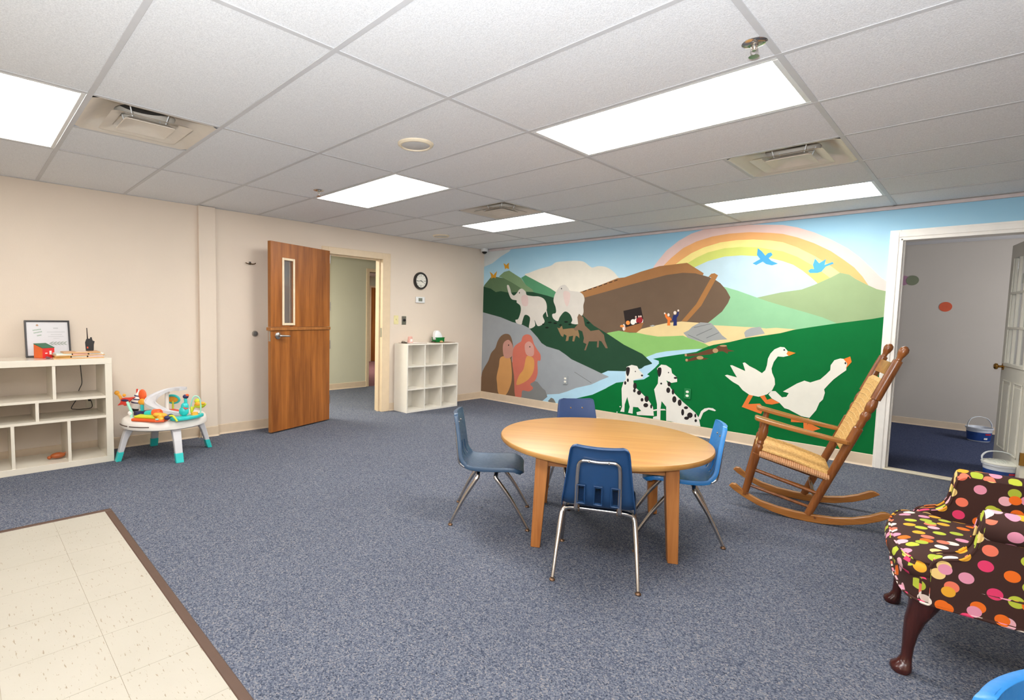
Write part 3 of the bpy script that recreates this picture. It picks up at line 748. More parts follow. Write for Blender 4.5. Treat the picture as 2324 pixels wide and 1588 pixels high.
CB = thing('power_cord', 'thin black power cord hanging behind the cream shelf', 'cord', (0, 0, 0))
MB().tube(spline([(.022, .248, .80), (.025, .252, .74), (.028, .254, .69), (.026, .256, .62), (.022, .238, .572), (.02, .225, .53), (.022, .211, .476), (.03, .176, .412), (.032, .205, .399), (.032, .25, .395), (.032, .318, .4), (.028, .324, .44), (.02, .314, .468)], 4), .0032, 7).build('cable', BLACK, CB, smooth=True)
MB().box(.014, .034, .298, .318, .46, .478).build('plug', BLACK, CB, bevel=.003)
O_ = thing('wall_outlet', 'beige wall outlet behind the cream shelf with a black plug', 'outlet', (0, .318, .455))
MB().box(0, .006, -.034, .034, -.055, .055).build('cover_plate', plain('outlet_beige', rgb(216, 206, 184), .4), O_, bevel=.002)
for dz in (-.022, .022): MB().prism(circle(0, dz, .016, 16, .013), .006, .0075, lambda a, b, c: (c, a, b)).build('socket', plain('outlet_beige', rgb(216, 206, 184), .4), O_)
# ------------------------------------------------------------------ baby activity table
AW = plain('toy_white_plastic', rgb(240, 234, 226), .3, var=.01)
AG = plain('toy_grey_plastic', rgb(208, 206, 208), .35, var=.01)
TEAL = plain('toy_teal', rgb(50, 196, 192), .35, var=.03); TEAL2 = plain('toy_mint', rgb(160, 222, 198), .4)
ORG = plain('toy_orange', rgb(238, 98, 46), .45); YEL = plain('toy_amber', rgb(242, 170, 50), .5, var=.08, vscale=60); LIME = plain('toy_lime', rgb(206, 214, 50), .45); TRED = plain('toy_red', rgb(220, 66, 50), .45); NAVY = plain('toy_navy', rgb(42, 44, 88), .45)
A = thing('activity_table', 'round white baby activity table with toys and teal-footed grey legs', 'activity table', (.474, .79, 0), .8057)
MB().lathe((0, 0, .27), (0, 0, .35), [(0, .28), (0, .318), (.1, .33), (.35, .332), (.75, .325), (.92, .314), (1, .296), (1.0, .18), (.9, .16), (.5, .15), (.45, .05)], 56).build('table_top', AW, A, smooth=True)
for a0, a1 in ((-2.42, -1.98), (-1.9, -1.38)):
    n = 10; pts = [(.3298 * math.cos(a0 + (a1 - a0) * k / n), .3575 * math.sin(a0 + (a1 - a0) * k / n), .312) for k in range(n + 1)]
    MB().tube(pts, .0045, 6).build('rim_slot', plain('slot_dark', rgb(88, 70, 60), .6), A)
for sx, sy in ((-1, -1), (1, -1), (1, 1), (-1, 1)):
    ax = Vector((sx, sy, 0)).normalized(); sd = Vector((-ax.y, ax.x, 0))
    rg = []
    for rad, z, wr, ws in ((.24, .29, .05, .036), (.285, .25, .042, .034), (.315, .18, .032, .031), (.345, .075, .027, .029)):
        c = ax * rad + Vector((0, 0, z))
        rg.append([c + ax * wr * .7 + sd * ws, c - ax * wr * .7 + sd * ws, c - ax * wr * .7 - sd * ws, c + ax * wr * .7 - sd * ws])
    leg = MB().rings(rg).build('leg', AG, A, bevel=.006)
    rg = []
    for rad, z, wr, ws in ((.344, .078, .029, .031), (.366, .0, .027, .03)):
        c = ax * rad + Vector((0, 0, z))
        rg.append([c + ax * wr * .7 + sd * ws, c - ax * wr * .7 + sd * ws, c - ax * wr * .7 - sd * ws, c + ax * wr * .7 - sd * ws])
    MB().rings(rg).build('foot_cap', TEAL, leg, bevel=.004)
# spiral slide on posts
sl = spline([(.11, .09, .562), (.04, .105, .56), (-.05, .08, .54), (-.105, .0, .50), (-.085, -.09, .462), (-.005, -.135, .43), (.085, -.145, .402), (.17, -.09, .372)], 5)
rg = []
for i, p in enumerate(sl):
    p = Vector(p); t = (Vector(sl[min(i + 1, len(sl) - 1)]) - Vector(sl[max(i - 1, 0)])); t.z = 0; t.normalize(); s = Vector((-t.y, t.x, 0)); up_ = Vector((0, 0, 1)); w = .043
    rg.append([p - s * w + up_ * .02, p - s * (w - .006) + up_ * .02, p - s * (w - .009) + up_ * .004, p + s * (w - .009) + up_ * .004, p + s * (w - .006) + up_ * .02, p + s * w + up_ * .02, p + s * w - up_ * .006, p - s * w - up_ * .006])
MB().rings(rg).build('slide', AG, A, smooth=True)
MB().lathe((.01, .095, .345), (.01, .095, .553), [(0, .017), (.88, .016), (.88, .021), (1, .021)], 16).build('slide_post', AW, A, smooth=True)
MB().lathe((-.04, -.03, .34), (-.04, -.03, .40), [(0, .012), (1, .011)], 12).build('slide_post', AW, A, smooth=True)
# orange and lime piano-book at the front
t_ = MB().prism([(-.2, -.30), (.02, -.335), (.08, -.31), (.08, -.25), (-.2, -.20)], .35, .372).build('toy_base', ORG, A, bevel=.006)
MB().prism([(-.19, -.28), (.0, -.31), (.0, -.22), (-.19, -.19)], .372, .392).build('lime_key', LIME, t_, bevel=.008)
MB().lathe((-.14, -.2, .395), (-.05, -.2, .405), [(0, .02), (.2, .026), (1, .026)], 14).build('teal_roller', TEAL, t_, smooth=True)
MB().lathe((-.07, -.2, .405), (.0, -.21, .412), [(0, .03), (.8, .03), (1, .02)], 14).build('orange_roller', ORG, t_, smooth=True)
p = MB()
for k in range(5):
    a = 2 * PI * k / 5 + .3; p.ball((.045 + .028 * math.cos(a), -.285 + .02 * math.sin(a), .39 + .018 * math.sin(a * 2)), (.03, .022, .02), 10, 6)
p.ball((.045, -.285, .395), (.035, .03, .03), 10, 6)
p.build('plush_creature', YEL, A, smooth=True)
MB().ball((.045, -.325, .375), (.016, .01, .008), 8, 5).build('mint_bead', TEAL2, A, smooth=True)
# orange plush on a mint stalk at the left
MB().tube([(-.245, -.14, .35), (-.245, -.14, .40), (-.27, -.12, .425), (-.31, -.09, .47)], .011, 10).build('stalk', TEAL2, A, smooth=True)
MB().ball((-.255, -.14, .385), .02, 12, 8).build('stalk_joint', AW, A, smooth=True)
pl = MB().rings([[(-.345 + a, -.06 + d, .49 + b) for a, b in spline([(-.055, -.028), (-.01, -.02), (.01, -.03), (.045, .012), (.085, .045), (.03, .04), (-.02, .035), (-.03, .0)], 3, True)] for d in (-.016, .016)]).build('plush_star', TRED, A, smooth=True)
MB().ball((-.335, -.065, .508), (.04, .022, .012), 10, 6).build('plush_band', NAVY, pl, smooth=True)
MB().tube([(-.375, -.06, .515), (-.39, -.06, .545), (-.405, -.06, .56)], .012, 8).ball((-.413, -.06, .57), .02, 10, 7).ball((-.35, -.06, .55), .014, 8, 6).build('plush_head', YEL, pl, smooth=True)
# striped cone, orange leaf pad, navy tray
MB().prism([(-.24, -.05), (-.1, .08), (-.06, .04), (-.19, -.09)], .35, .385).build('tray', NAVY, A, bevel=.006)
MB().lathe((-.205, .03, .37), (-.205, .03, .40), [(0, .022), (1, .03)], 14).build('cone_base', BLACK, A, smooth=True)
cn = MB().lathe((-.205, .03, .40), (-.175, .03, .56), [(0, .04), (.18, .046), (.5, .036), (.8, .014), (1, .003)], 18).build('striped_cone', AW, A, smooth=True)
for t, r in ((.3, .0445), (.48, .0378), (.66, .0265)):
    b0 = Vector((-.205, .03, .40)); ax = Vector((.03, 0, .16)); c0 = b0 + ax * t; c1 = b0 + ax * (t + .06)
    MB().lathe(c0, c1, [(0, r), (1, r - .0035)], 18).build('navy_stripe', NAVY, cn)
MB().tube([(-.19, .03, .52), (-.18, .02, .57)], .007, 6).build('red_tip', TRED, cn, smooth=True)
MB().tube([(-.13, -.02, .38), (-.13, -.02, .44)], .014, 10).build('stalk', TEAL, A, smooth=True)
MB().ball((-.125, -.02, .46), (.042, .02, .025), 12, 8).ball((-.125, -.02, .475), (.03, .02, .02), 10, 6).build('amber_petal', YEL, A, smooth=True)
MB().ball((-.125, -.02, .525), (.036, .012, .05), 14, 8).build('orange_leaf', ORG, A, smooth=True)
MB().prism([(-.05, .12), (.18, .02), (.2, .06), (0, .18)], .35, .372).build('red_pad', TRED, A, bevel=.006)
# teal framed mirror at the back
an = [2 * PI * k / 28 for k in range(28)]
MB().tube([(.175 + .058 * math.cos(a), .2 - .01 * math.sin(a), .475 + .036 * math.sin(a)) for a in an], .011, 8, closed=True).build('mirror_ring', TEAL, A, smooth=True)
MB().ball((.175, .2, .475), (.052, .006, .032), 16, 8).build('mirror_face', YEL, A, smooth=True)
MB().tube([(.175, .2, .345), (.175, .2, .44)], .008, 8).build('stalk', LIME, A, smooth=True)
for x, y in ((.1, -.22), (.115, -.3)): MB().ball((x, y, .385), (.024, .022, .018), 10, 7).build('roller_ball', NAVY, A, smooth=True)
MB().tube(spline([(.09, -.28, .39), (.13, -.285, .40), (.155, -.285, .375), (.17, -.285, .352)], 4), .008, 8).build('lime_hook', LIME, A, smooth=True)
# teal bird on its base, bead arch, lime flower at the right
bd = MB().prism(spline([(.17, -.235), (.26, -.26), (.34, -.14), (.355, -.03), (.31, -.02), (.25, -.12)], 4, True), .35, .376).build('bird_base', TEAL, A, bevel=.006)
MB().ball((.245, -.15, .415), (.04, .036, .042), 16, 10).ball((.253, -.15, .455), (.032, .028, .035), 14, 8).tube([(.258, -.15, .465), (.262, -.15, .5), (.258, -.15, .525)], .013, 10).build('bird_body', TEAL, bd, smooth=True)
MB().ball((.262, -.15, .54), (.024, .02, .019), 12, 8).build('bird_head', NAVY, bd, smooth=True)
MB().ball((.275, -.15, .552), (.016, .014, .012), 10, 6).build('bird_crest', ORG, bd, smooth=True)
MB().tube([(.262, -.185, .452), (.28, -.185, .44), (.29, -.175, .446)], .006, 6).build('bird_scarf', TRED, bd, smooth=True)
MB().tube(spline([(.285, -.1, .375), (.28, -.1, .45), (.3, -.09, .53), (.335, -.07, .52), (.345, -.06, .45), (.34, -.06, .375)], 4), .0055, 8).build('bead_arch', TEAL2, bd, smooth=True)
MB().lathe((.31, -.1, .376), (.31, -.1, .396), [(0, .03), (1, .026)], 14).build('amber_disc', YEL, bd, smooth=True)
MB().ball((.29, -.11, .42), (.012, .012, .03), 8, 6).build('lime_bead', LIME, bd, smooth=True)
fl = MB().ball((.40, .05, .43), (.05, .03, .026), 12, 8).ball((.38, .05, .468), (.026, .022, .022), 10, 7).ball((.43, .05, .44), (.03, .022, .018), 10, 7).build('lime_flower', LIME, A, smooth=True)
MB().ball((.395, .03, .445), (.03, .016, .02), 10, 6).ball((.435, .035, .452), (.022, .014, .014), 10, 6).build('flower_centre', YEL, fl, smooth=True)
MB().tube([(.33, .04, .36), (.35, .045, .41), (.37, .05, .43)], .009, 8).build('stalk', LIME, A, smooth=True)

SHIFT = {'plush_star': .03, 'stalk_joint': .035, 'striped_cone': -.075, 'cone_base': -.075, 'amber_petal': -.06, 'orange_leaf': -.06, 'bird_base': -.0, 'mirror_ring': -.215, 'mirror_face': -.215,
         'lime_flower': -.12, 'toy_base': .085, 'plush_creature': .07, 'mint_bead': .07, 'roller_ball': .07, 'lime_hook': .09, 'red_pad': -.02, 'tray': -.01, 'slide': .005, 'slide_post': -.045}
STALKS = [.035, -.06, -.215, -.12]
for c in sorted(A.children, key=lambda c: c.name):
    n0 = c.name.split('.')[0]
    if n0 in ('table_top', 'leg', 'rim_slot'): continue
    c.location.x += SHIFT.get(n0, 0)
    if n0 == 'stalk': c.location.x += STALKS.pop(0)
    if n0 == 'plush_star': c.location.z -= .025
    if n0.startswith('mirror'): c.location.z -= .02
# ------------------------------------------------------------------ round wooden table
OAKTOP = wood('oak_laminate_top', rgb(170, 121, 62), rgb(190, 143, 80), 'X', .36, .55, .6)
OAKLEG = wood('oak_leg', rgb(158, 94, 42), rgb(194, 128, 66), 'Z', .4, .9)
ta = math.atan2(2.164 - 1.772, 4.393 - 3.789)
TB = thing('round_table', 'low round wooden table with an oak top', 'table', (3.892, 2.285, 0), ta)
MB().lathe((0, 0, .53), (0, 0, .562), [(0, .596), (.1, .606), (.3, .61), (.75, .61), (.93, .606), (1, .599)], 96).build('tabletop', OAKTOP, TB, smooth=True)
hl = .335
for sx in (-1, 1):
    for sy in (-1, 1):
        c = (sx * hl, sy * hl)
        def q4(h, z, dx=0, dy=0): return [(c[0] + dx - h, c[1] + dy - h, z), (c[0] + dx + h, c[1] + dy - h, z), (c[0] + dx + h, c[1] + dy + h, z), (c[0] + dx - h, c[1] + dy + h, z)]
        MB().rings([q4(.026, 0, sx * .022, sy * .022), q4(.034, .42, sx * .003, sy * .003), q4(.034, .53)]).build('leg', OAKLEG, TB, bevel=.004)
OAKAP = wood('oak_apron', rgb(160, 100, 52), rgb(190, 128, 72), 'X', .45, .9)
OAKAPY = wood('oak_apron_cross', rgb(160, 100, 52), rgb(190, 128, 72), 'Y', .45, .9)
for s in (-1, 1):
    bx('apron', OAKAP, TB, -hl + .03, hl - .03, s * hl - .011, s * hl + .011, .455, .53)
    bx('apron', OAKAPY, TB, s * hl - .011, s * hl + .011, -hl + .03, hl - .03, .455, .53)

# ------------------------------------------------------------------ plastic school chairs
RUST = plain('rusty_glide', rgb(122, 94, 72), .4, .8, var=.15, vscale=60)
LEGM = plain('chair_chrome', rgb(196, 190, 184), .22, 1.0, var=.03, vscale=8)
def plastic(name, c):
    if name in MATS: return MATS[name]
    mt, nt, bs = new_mat(name)
    v = coords(nt)
    n = noise(nt, v, 9.0, 4.0); n2 = noise(nt, v, 60, 3.0)
    nt.links.new(ramp(nt, n.outputs['Fac'], [(0.3, shade(c, .9)), (0.62, c), (0.8, shade(c, 1.15))]), bs.inputs['Base Color'])
    nt.links.new(ramp(nt, n2.outputs['Fac'], [(0.3, (.3, .3, .3, 1)), (.7, (.46, .46, .46, 1))]), bs.inputs['Roughness'])
    n3 = noise(nt, v, 400, 2.0); bump(nt, bs, n3.outputs['Fac'], .12, .001)
    MATS[name] = mt
    return mt
def school_chair(label, mat, loc, facing):
    ch = thing('school_chair', label, 'chair', loc, facing - PI / 2, 'plastic school chairs')
    # profile from the top of the back to the front edge of the seat: (y forward, z, half width)
    key = [(-.226, .674, .106), (-.224, .664, .128), (-.218, .63, .136), (-.208, .57, .143), (-.198, .5, .152), (-.19, .44, .16), (-.182, .405, .165),
           (-.162, .374, .168), (-.125, .358, .171), (-.06, .353, .176), (.02, .356, .18), (.1, .361, .18), (.15, .359, .176), (.178, .351, .166), (.196, .337, .145), (.201, .329, .12)]
    rows = spline(key, 4)
    NC = 24
    N = len(rows); V = []; S = []
    acc = 0
    for i, (y, z, hw) in enumerate(rows):
        ya, za = rows[max(i - 1, 0)][:2]; yb, zb = rows[min(i + 1, N - 1)][:2]
        ty, tz = yb - ya, zb - za; L = math.hypot(ty, tz); ty /= L; tz /= L
        nrm = Vector((0, -tz, ty))                       # towards the sitter: up on the seat, forward on the back
        S.append(z)
        for k in range(NC + 1):
            t = 2 * k / NC - 1
            dish = .016 * t * t if i < N * .48 else .008 * t * t * (1 if i < N * .8 else .4)
            p = Vector((hw * t, y, z)) + nrm * dish
            V.append((p, nrm))
    F = []
    def idx(i, k): return i * (NC + 1) + k
    for i in range(N - 1):
        zc = (rows[i][1] + rows[i + 1][1]) / 2
        for k in range(NC):
            x = rows[i][2] * (2 * (k + .5) / NC - 1)
            back = rows[i][0] < -.19 and zc > .372
            if rows[i][0] < -.172 and .378 < zc < .474 and any(k in (c, c + 1) for c in (5, 11, 17)): continue
            F.append((idx(i, k), idx(i, k + 1), idx(i + 1, k + 1), idx(i + 1, k)))
    vs = [v[0] for v in V]
    loop = [idx(0, k) for k in range(NC + 1)] + [idx(i, NC) for i in range(1, N)] + [idx(N - 1, k) for k in range(NC - 1, -1, -1)] + [idx(i, 0) for i in range(N - 2, 0, -1)]
    b0 = len(vs)
    for j in loop:
        vs.append(V[j][0] - V[j][1] * .024 + Vector((.004 if V[j][0].x > 0 else -.004, 0, 0)))
    n = len(loop)
    for q in range(n): F.append((loop[q], b0 + q, b0 + (q + 1) % n, loop[(q + 1) % n]))
    me = bpy.data.meshes.new('seat_shell'); me.from_pydata([tuple(v) for v in vs], [], F); me.update(); me.shade_smooth()
    o = link('seat_shell', me, mat, ch)
    md = o.modifiers.new('thickness', 'SOLIDIFY'); md.thickness = .006; md.offset = -1
    md = o.modifiers.new('edge', 'BEVEL'); md.width = .003; md.segments = 2; md.limit_method = 'ANGLE'; md.angle_limit = math.radians(50)
    # dark slots keep their own walls: ribs of the slot rims on the rear face
    for c in (6, 12, 18):
        x = .157 * (2 * c / NC - 1)
        ta_, tb_ = (-.197, .480), (-.186, .392); hw_ = .0165
        rg_ = []
        for dy, e in ((-.024, .0), (-.024, .004), (.004, .004), (.004, .0)):
            rg_.append([(x - hw_ - e, ta_[0] + dy, ta_[1] + e), (x + hw_ + e, ta_[0] + dy, ta_[1] + e), (x + hw_ + e, tb_[0] + dy, tb_[1] - e), (x - hw_ - e, tb_[0] + dy, tb_[1] - e)])
        MB().rings(rg_, cap=False, closed=True).build('slot_rim', mat, o, bevel=.0015)
    # legs: each a bent tube from the glide to the middle of the cross bar
    for sy in (-1, 1):
        for sx in (-1, 1):
            top_y = .055 * sy - .02; fy = .232 * sy
            pts = [(sx * .196, fy, .012), (sx * .186, fy * .55 + top_y * .45, .16), (sx * .176, top_y * .88 + fy * .12, .272)]
            pts += [(sx * .168, top_y, .3), (sx * .148, top_y, .315), (sx * .105, top_y, .319), (0, top_y, .319)]
            pts = spline(pts, 4)
            rad = [.008 + .0045 * min(1, k / 6) for k in range(len(pts))]
            lg = MB().tube(pts, rad, 12).build('leg', LEGM, ch, smooth=True)
            MB().lathe((sx * .197, fy + sy * .001, 0), (sx * .1965, fy, .018), [(0, .013), (.25, .0145), (.55, .012), (.7, .0075), (1, .0078)], 14).build('glide', RUST, lg, smooth=True)
    bh = [(-.098, -.07, .334), (-.1, -.15, .337), (-.101, -.185, .352), (-.1, -.198, .378), (-.098, -.212, .5), (-.094, -.219, .575), (-.081, -.224, .598), (-.058, -.227, .604)]
    bpts = bh + [(0, -.225, .600)] + [(-x, y, z) for x, y, z in bh[::-1]]
    sp = MB().tube(spline(bpts, 4), .0095, 10).build('back_support', LEGM, ch, smooth=True)
    for s in (-1, 1):
        MB().lathe((s * .045, -.233, .602), (s * .045, -.238, .602), [(0, .007), (1, .004)], 10).build('rivet', LEGM, sp, smooth=True)
        MB().lathe((s * .045, -.213, .606), (s * .045, -.2075, .606), [(0, .008), (1, .005)], 10).build('rivet', LEGM, o, smooth=True)
    for s in (-1, 1): bx('seat_bracket', RUST, ch, s * .1 - .012, s * .1 + .012, -.12, .06, .318, .352)
    return ch
NAVYP = plastic('navy_chair_plastic', rgb(24, 60, 100)); SLATE = plastic('slate_blue_chair_plastic', rgb(46, 72, 98)); SLATE2 = plastic('faded_navy_chair_plastic', rgb(52, 72, 112)); BRIGHT = plastic('bright_blue_chair_plastic', rgb(34, 124, 194))
school_chair('slate blue plastic chair at the left of the round table', SLATE, (3.33, 1.923, 0), math.atan2(.282, .356))
school_chair('navy plastic chair seen from behind, nearest at the round table', NAVYP, (4.136, 1.843, 0), math.atan2(.43, -.234))
school_chair('bright blue plastic chair at the right of the round table', BRIGHT, (4.213, 2.622, 0), math.atan2(-.2, -.376))
school_chair('faded navy plastic chair behind the round table, facing the camera', SLATE2, (3.535, 2.69, 0), math.atan2(-.6, .8))
school_chair('bright blue plastic chair cut off at the bottom right corner', BRIGHT, (5.752, .698, 0), math.atan2(-.43, .9))

# ------------------------------------------------------------------ wooden rocking chair
RW = wood('rocker_wood', rgb(104, 56, 22), rgb(150, 90, 42), 'Z', .26, .7)
RWX = wood('rocker_wood_flat', rgb(138, 84, 36), rgb(184, 122, 60), 'X', .26, .7)
RWD = wood('rocker_wood_dark', rgb(98, 56, 28), rgb(128, 78, 42), 'Z', .32, .7)
def rush(name):
    mt, nt, bs = new_mat(name)
    v = coords(nt)
    n = noise(nt, v, 90, 3.0); n2 = noise(nt, v, 14, 2.0)
    nt.links.new(ramp(nt, n.outputs['Fac'], [(.3, rgb(186, 140, 74)), (.7, rgb(226, 186, 116))]), bs.inputs['Base Color'])
    bs.inputs['Roughness'].default_value = .55
    bump(nt, bs, n.outputs['Fac'], .4, .002)
    return mt
RUSH = rush('woven_rush')
th_ = math.radians(14.5)
RC = thing('rocking_chair', 'brown wooden rocking chair with woven rush seat and turned posts', 'rocking chair', (4.865, 3.445, 0), th_)
# local axes: x from front to back, y across (0 near side, WD_ far side)
WD_ = .465
def runner(y):
    up_ = [(-.592, .150), (-.575, .168), (-.55, .168), (-.49, .122), (-.4, .083), (-.3, .062), (-.2, .052), (-.1, .05), (0, .055), (.09, .073), (.17, .105), (.225, .138), (.245, .142), (.262, .138)]
    lo_ = [(.285, .126), (.22, .082), (.14, .046), (.04, .017), (-.06, .003), (-.14, .0), (-.24, .006), (-.33, .022), (-.42, .050), (-.5, .088), (-.56, .124)]
    o = MB().prism(up_ + lo_, y - .016, y + .016, lambda a, b, c: (a, c, b)).build('runner', RWX, RC, bevel=.004)
    for x, z in ((-.478, .118), (-.10, .034)):
        s = -1 if y < .2 else 1
        MB().lathe((x, y + s * .014, z), (x, y + s * .018, z), [(0, .008), (1, .007)], 10).build('peg', RWD, o)
FRONT_Z = [(0, .024), (.45, .0245), (.56, .024), (.6, .02), (.64, .0255), (.68, .02), (.72, .026), (.82, .0275), (.87, .02), (.9, .018), (.94, .024), (1, .02)]
for s, y in ((-1, 0.0), (1, WD_)):
    runner(y)
    MB().lathe((-.497, y, .105), (-.394, y, .62), [(0, .019), (.1, .022), (.52, .0235), (.56, .025), (.57, .019), (.62, .0245), (.66, .0245), (.69, .018), (.71, .022), (.74, .0185), (.8, .026), (.87, .027), (.93, .019), (1, .021)], 20).build('front_post', RW, RC, smooth=True, angle=25)
    q0, q1 = Vector((-.138, y, .045)), Vector((.278, y, 1.146))
    pr = [(0, .021), (.03, .0225), (.5, .026), (.535, .0265), (.54, .019), (.565, .021), (.58, .019), (.6, .026), (.615, .026), (.63, .019), (.645, .025), (.67, .0275), (.695, .021), (.702, .018), (.705, .0265), (.73, .0265), (.88, .0255), (.922, .024), (.926, .015), (.94, .0145), (.955, .021), (.975, .0255), (.99, .021), (1, .008)]
    MB().lathe(q0, q1, pr, 22).build('back_post', RWD if False else RW, RC, smooth=True, angle=25)
    # arm
    yo = y - s * 0.0 + s * .012
    al = [(-.462, -.036), (-.445, -.058), (-.39, -.064), (-.28, -.056), (-.12, -.042), (.03, -.034), (.045, 0), (.03, .026), (-.12, .032), (-.28, .042), (-.39, .054), (-.445, .054), (-.462, .036)]
    def armfr(a, b, c, yo=yo, s=s):
        t = (a + .455) / .5
        return (a, yo + b * s * -1, .626 - .098 * t - .02 * t * (1 - t) + c)
    MB().prism(spline(al, 3, True), 0, .024, armfr).build('arm', RWX, RC, bevel=.006)
    # side stretchers
    MB().tube([(-.452, y, .285), (-.095, y, .19)], .0115, 10).build('stretcher', RW, RC, smooth=True)
    MB().tube([(-.478, y, .175), (-.135, y, .095)], .0095, 10).build('stretcher', RW, RC, smooth=True)
    MB().tube([(-.425, y, .385), (-.04, y, .29)], .0125, 10).build('seat_rail', RW, RC, smooth=True)
MB().tube([(-.425, 0, .40), (-.425, WD_, .40)], .012, 10).build('seat_rail', RW, RC, smooth=True)
MB().tube([(-.045, 0, .30), (-.045, WD_, .30)], .012, 10).build('seat_rail', RW, RC, smooth=True)
MB().tube([(-.46, 0, .25), (-.46, WD_, .25)], .0105, 10).build('stretcher', RW, RC, smooth=True)
MB().tube([(-.11, 0, .165), (-.11, WD_, .165)], .0105, 10).build('stretcher', RW, RC, smooth=True)
# rush seat: rounded strands laid side by side, front to back
NS = 30
m_ = MB()
for k in range(NS):
    yy = -.012 + (WD_ + .024) * (k + .5) / NS
    wob = .003 * math.sin(k * 1.7)
    m_.tube([(-.445, yy, .40), (-.438, yy, .422), (-.41, yy, .428), (-.24, yy + wob, .388), (-.06, yy, .33), (-.038, yy, .318), (-.03, yy, .298)], .0098, 7)
st_ = m_.build('rush_seat', RUSH, RC, smooth=True); st_['kind'] = 'stuff'
for s, y in ((-1, -.014), (1, WD_ + .014)):
    m_ = MB()
    for k in range(34):
        t = (k + .5) / 34; x = -.425 + .385 * t; z = .40 - .095 * t
        m_.tube([(x, y + s * -.02, z + .018), (x, y + s * .004, z + .012), (x, y + s * .007, z - .004), (x, y + s * .002, z - .016)], .0066, 6)
    o = m_.build('rush_wrap', plain('rush_wrap', rgb(206, 154, 108), .6, var=.12, vscale=60), RC, smooth=True); o['kind'] = 'stuff'
# woven back panel, its rails and the head board
ax = (Vector((.278, 0, 1.146)) - Vector((-.138, 0, .045)))
def bk(t, y, off=0.0):
    n_ = Vector((-ax.z, 0, ax.x)).normalized()
    p = Vector((-.138, 0, .045)) + ax * t + n_ * off
    return (p.x, y, p.z)
for t in (.40, .79): MB().tube([bk(t, .01), bk(t, WD_ - .01)], .011, 10).build('back_rail', RW, RC, smooth=True)
m_ = MB()
for k in range(26):
    yy = .035 + (WD_ - .07) * (k + .5) / 26
    m_.tube([bk(.385, yy, .0), bk(.4, yy, .014), bk(.6, yy, .012 + .002 * (k % 2)), bk(.79, yy, .014), bk(.805, yy, 0)], .0084, 6)
    m_.tube([bk(.385, yy, .0), bk(.4, yy, -.014), bk(.6, yy, -.012), bk(.79, yy, -.014), bk(.805, yy, 0)], .0084, 6)
o = m_.build('woven_back', RUSH, RC, smooth=True); o['kind'] = 'stuff'
m_ = MB()
for k in range(12):
    t = .42 + .03 * k; m_.tube([bk(t, .03, .018), bk(t + .012, WD_ / 2, .02), bk(t, WD_ - .03, .018)], .004, 5)
o = m_.build('cross_weave', RUSH, RC, smooth=True); o['kind'] = 'stuff'
hd = MB(); n_ = Vector((-ax.z, 0, ax.x)).normalized()
yy = [.02 + (WD_ - .04) * k / 8 for k in range(9)]
rg = []
for y in yy:
    bow = -.02 * math.sin(PI * (y - .02) / (WD_ - .04))
    a, b, c, d = bk(.835, y, .009 + bow), bk(.905, y, .009 + bow), bk(.905, y, -.009 + bow), bk(.835, y, -.009 + bow)
    rg.append([a, b, c, d])
hd.rings(rg); hd.build('head_board', RWX, RC, smooth=True, angle=30)
# ------------------------------------------------------------------ polka-dot armchair
def dotfabric():
    mt, nt, bs = new_mat('polka_dot_fabric')
    uv = nt.nodes.new('ShaderNodeUVMap'); uv.uv_map = 'cloth'
    base = rgb(66, 43, 38)
    cols = [rgb(236, 122, 96), rgb(186, 196, 66), rgb(240, 224, 210), rgb(226, 148, 172), rgb(240, 206, 132), rgb(236, 112, 36), rgb(224, 64, 108), rgb(232, 168, 52), rgb(232, 176, 186), rgb(170, 184, 62)]
    prev = None
    for layer, (sc, off, rad, keep) in enumerate(((15.5, (0.0, 0.0, 0), .30, 1.0), (15.5, (3.37, 7.71, 0), .285, .34))):
        mp = nt.nodes.new('ShaderNodeMapping'); mp.inputs['Location'].default_value = off
        mp.inputs['Rotation'].default_value = (0, 0, .5 + layer)
        nt.links.new(uv.outputs['UV'], mp.inputs['Vector'])
        vo = nt.nodes.new('ShaderNodeTexVoronoi'); vo.voronoi_dimensions = '2D'; vo.inputs['Scale'].default_value = sc; vo.inputs['Randomness'].default_value = .55
        nt.links.new(mp.outputs['Vector'], vo.inputs['Vector'])
        sep = nt.nodes.new('ShaderNodeSeparateColor'); nt.links.new(vo.outputs['Color'], sep.inputs['Color'])
        col = ramp(nt, sep.outputs['Red'], [(k / len(cols), c) for k, c in enumerate(cols)], 'CONSTANT')
        lt = nt.nodes.new('ShaderNodeMath'); lt.operation = 'LESS_THAN'; lt.inputs[1].default_value = rad
        nt.links.new(vo.outputs['Distance'], lt.inputs[0])
        kp = nt.nodes.new('ShaderNodeMath'); kp.operation = 'LESS_THAN'; kp.inputs[1].default_value = keep
        nt.links.new(sep.outputs['Green'], kp.inputs[0])
        mk = nt.nodes.new('ShaderNodeMath'); mk.operation = 'MULTIPLY'
        nt.links.new(lt.outputs[0], mk.inputs[0]); nt.links.new(kp.outputs[0], mk.inputs[1])
        mix = nt.nodes.new('ShaderNodeMix'); mix.data_type = 'RGBA'
        nt.links.new(mk.outputs[0], mix.inputs['Factor'])
        if prev is None: mix.inputs[6].default_value = base
        else: nt.links.new(prev, mix.inputs[6])
        nt.links.new(col, mix.inputs[7]); prev = mix.outputs[2]
    nt.links.new(prev, bs.inputs['Base Color'])
    bs.inputs['Roughness'].default_value = .85; bs.inputs['Specular IOR Level'].default_value = .2
    n = noise(nt, coords(nt), 600, 2.0); bump(nt, bs, n.outputs['Fac'], .25, .001)
    return mt
DOTS = dotfabric()
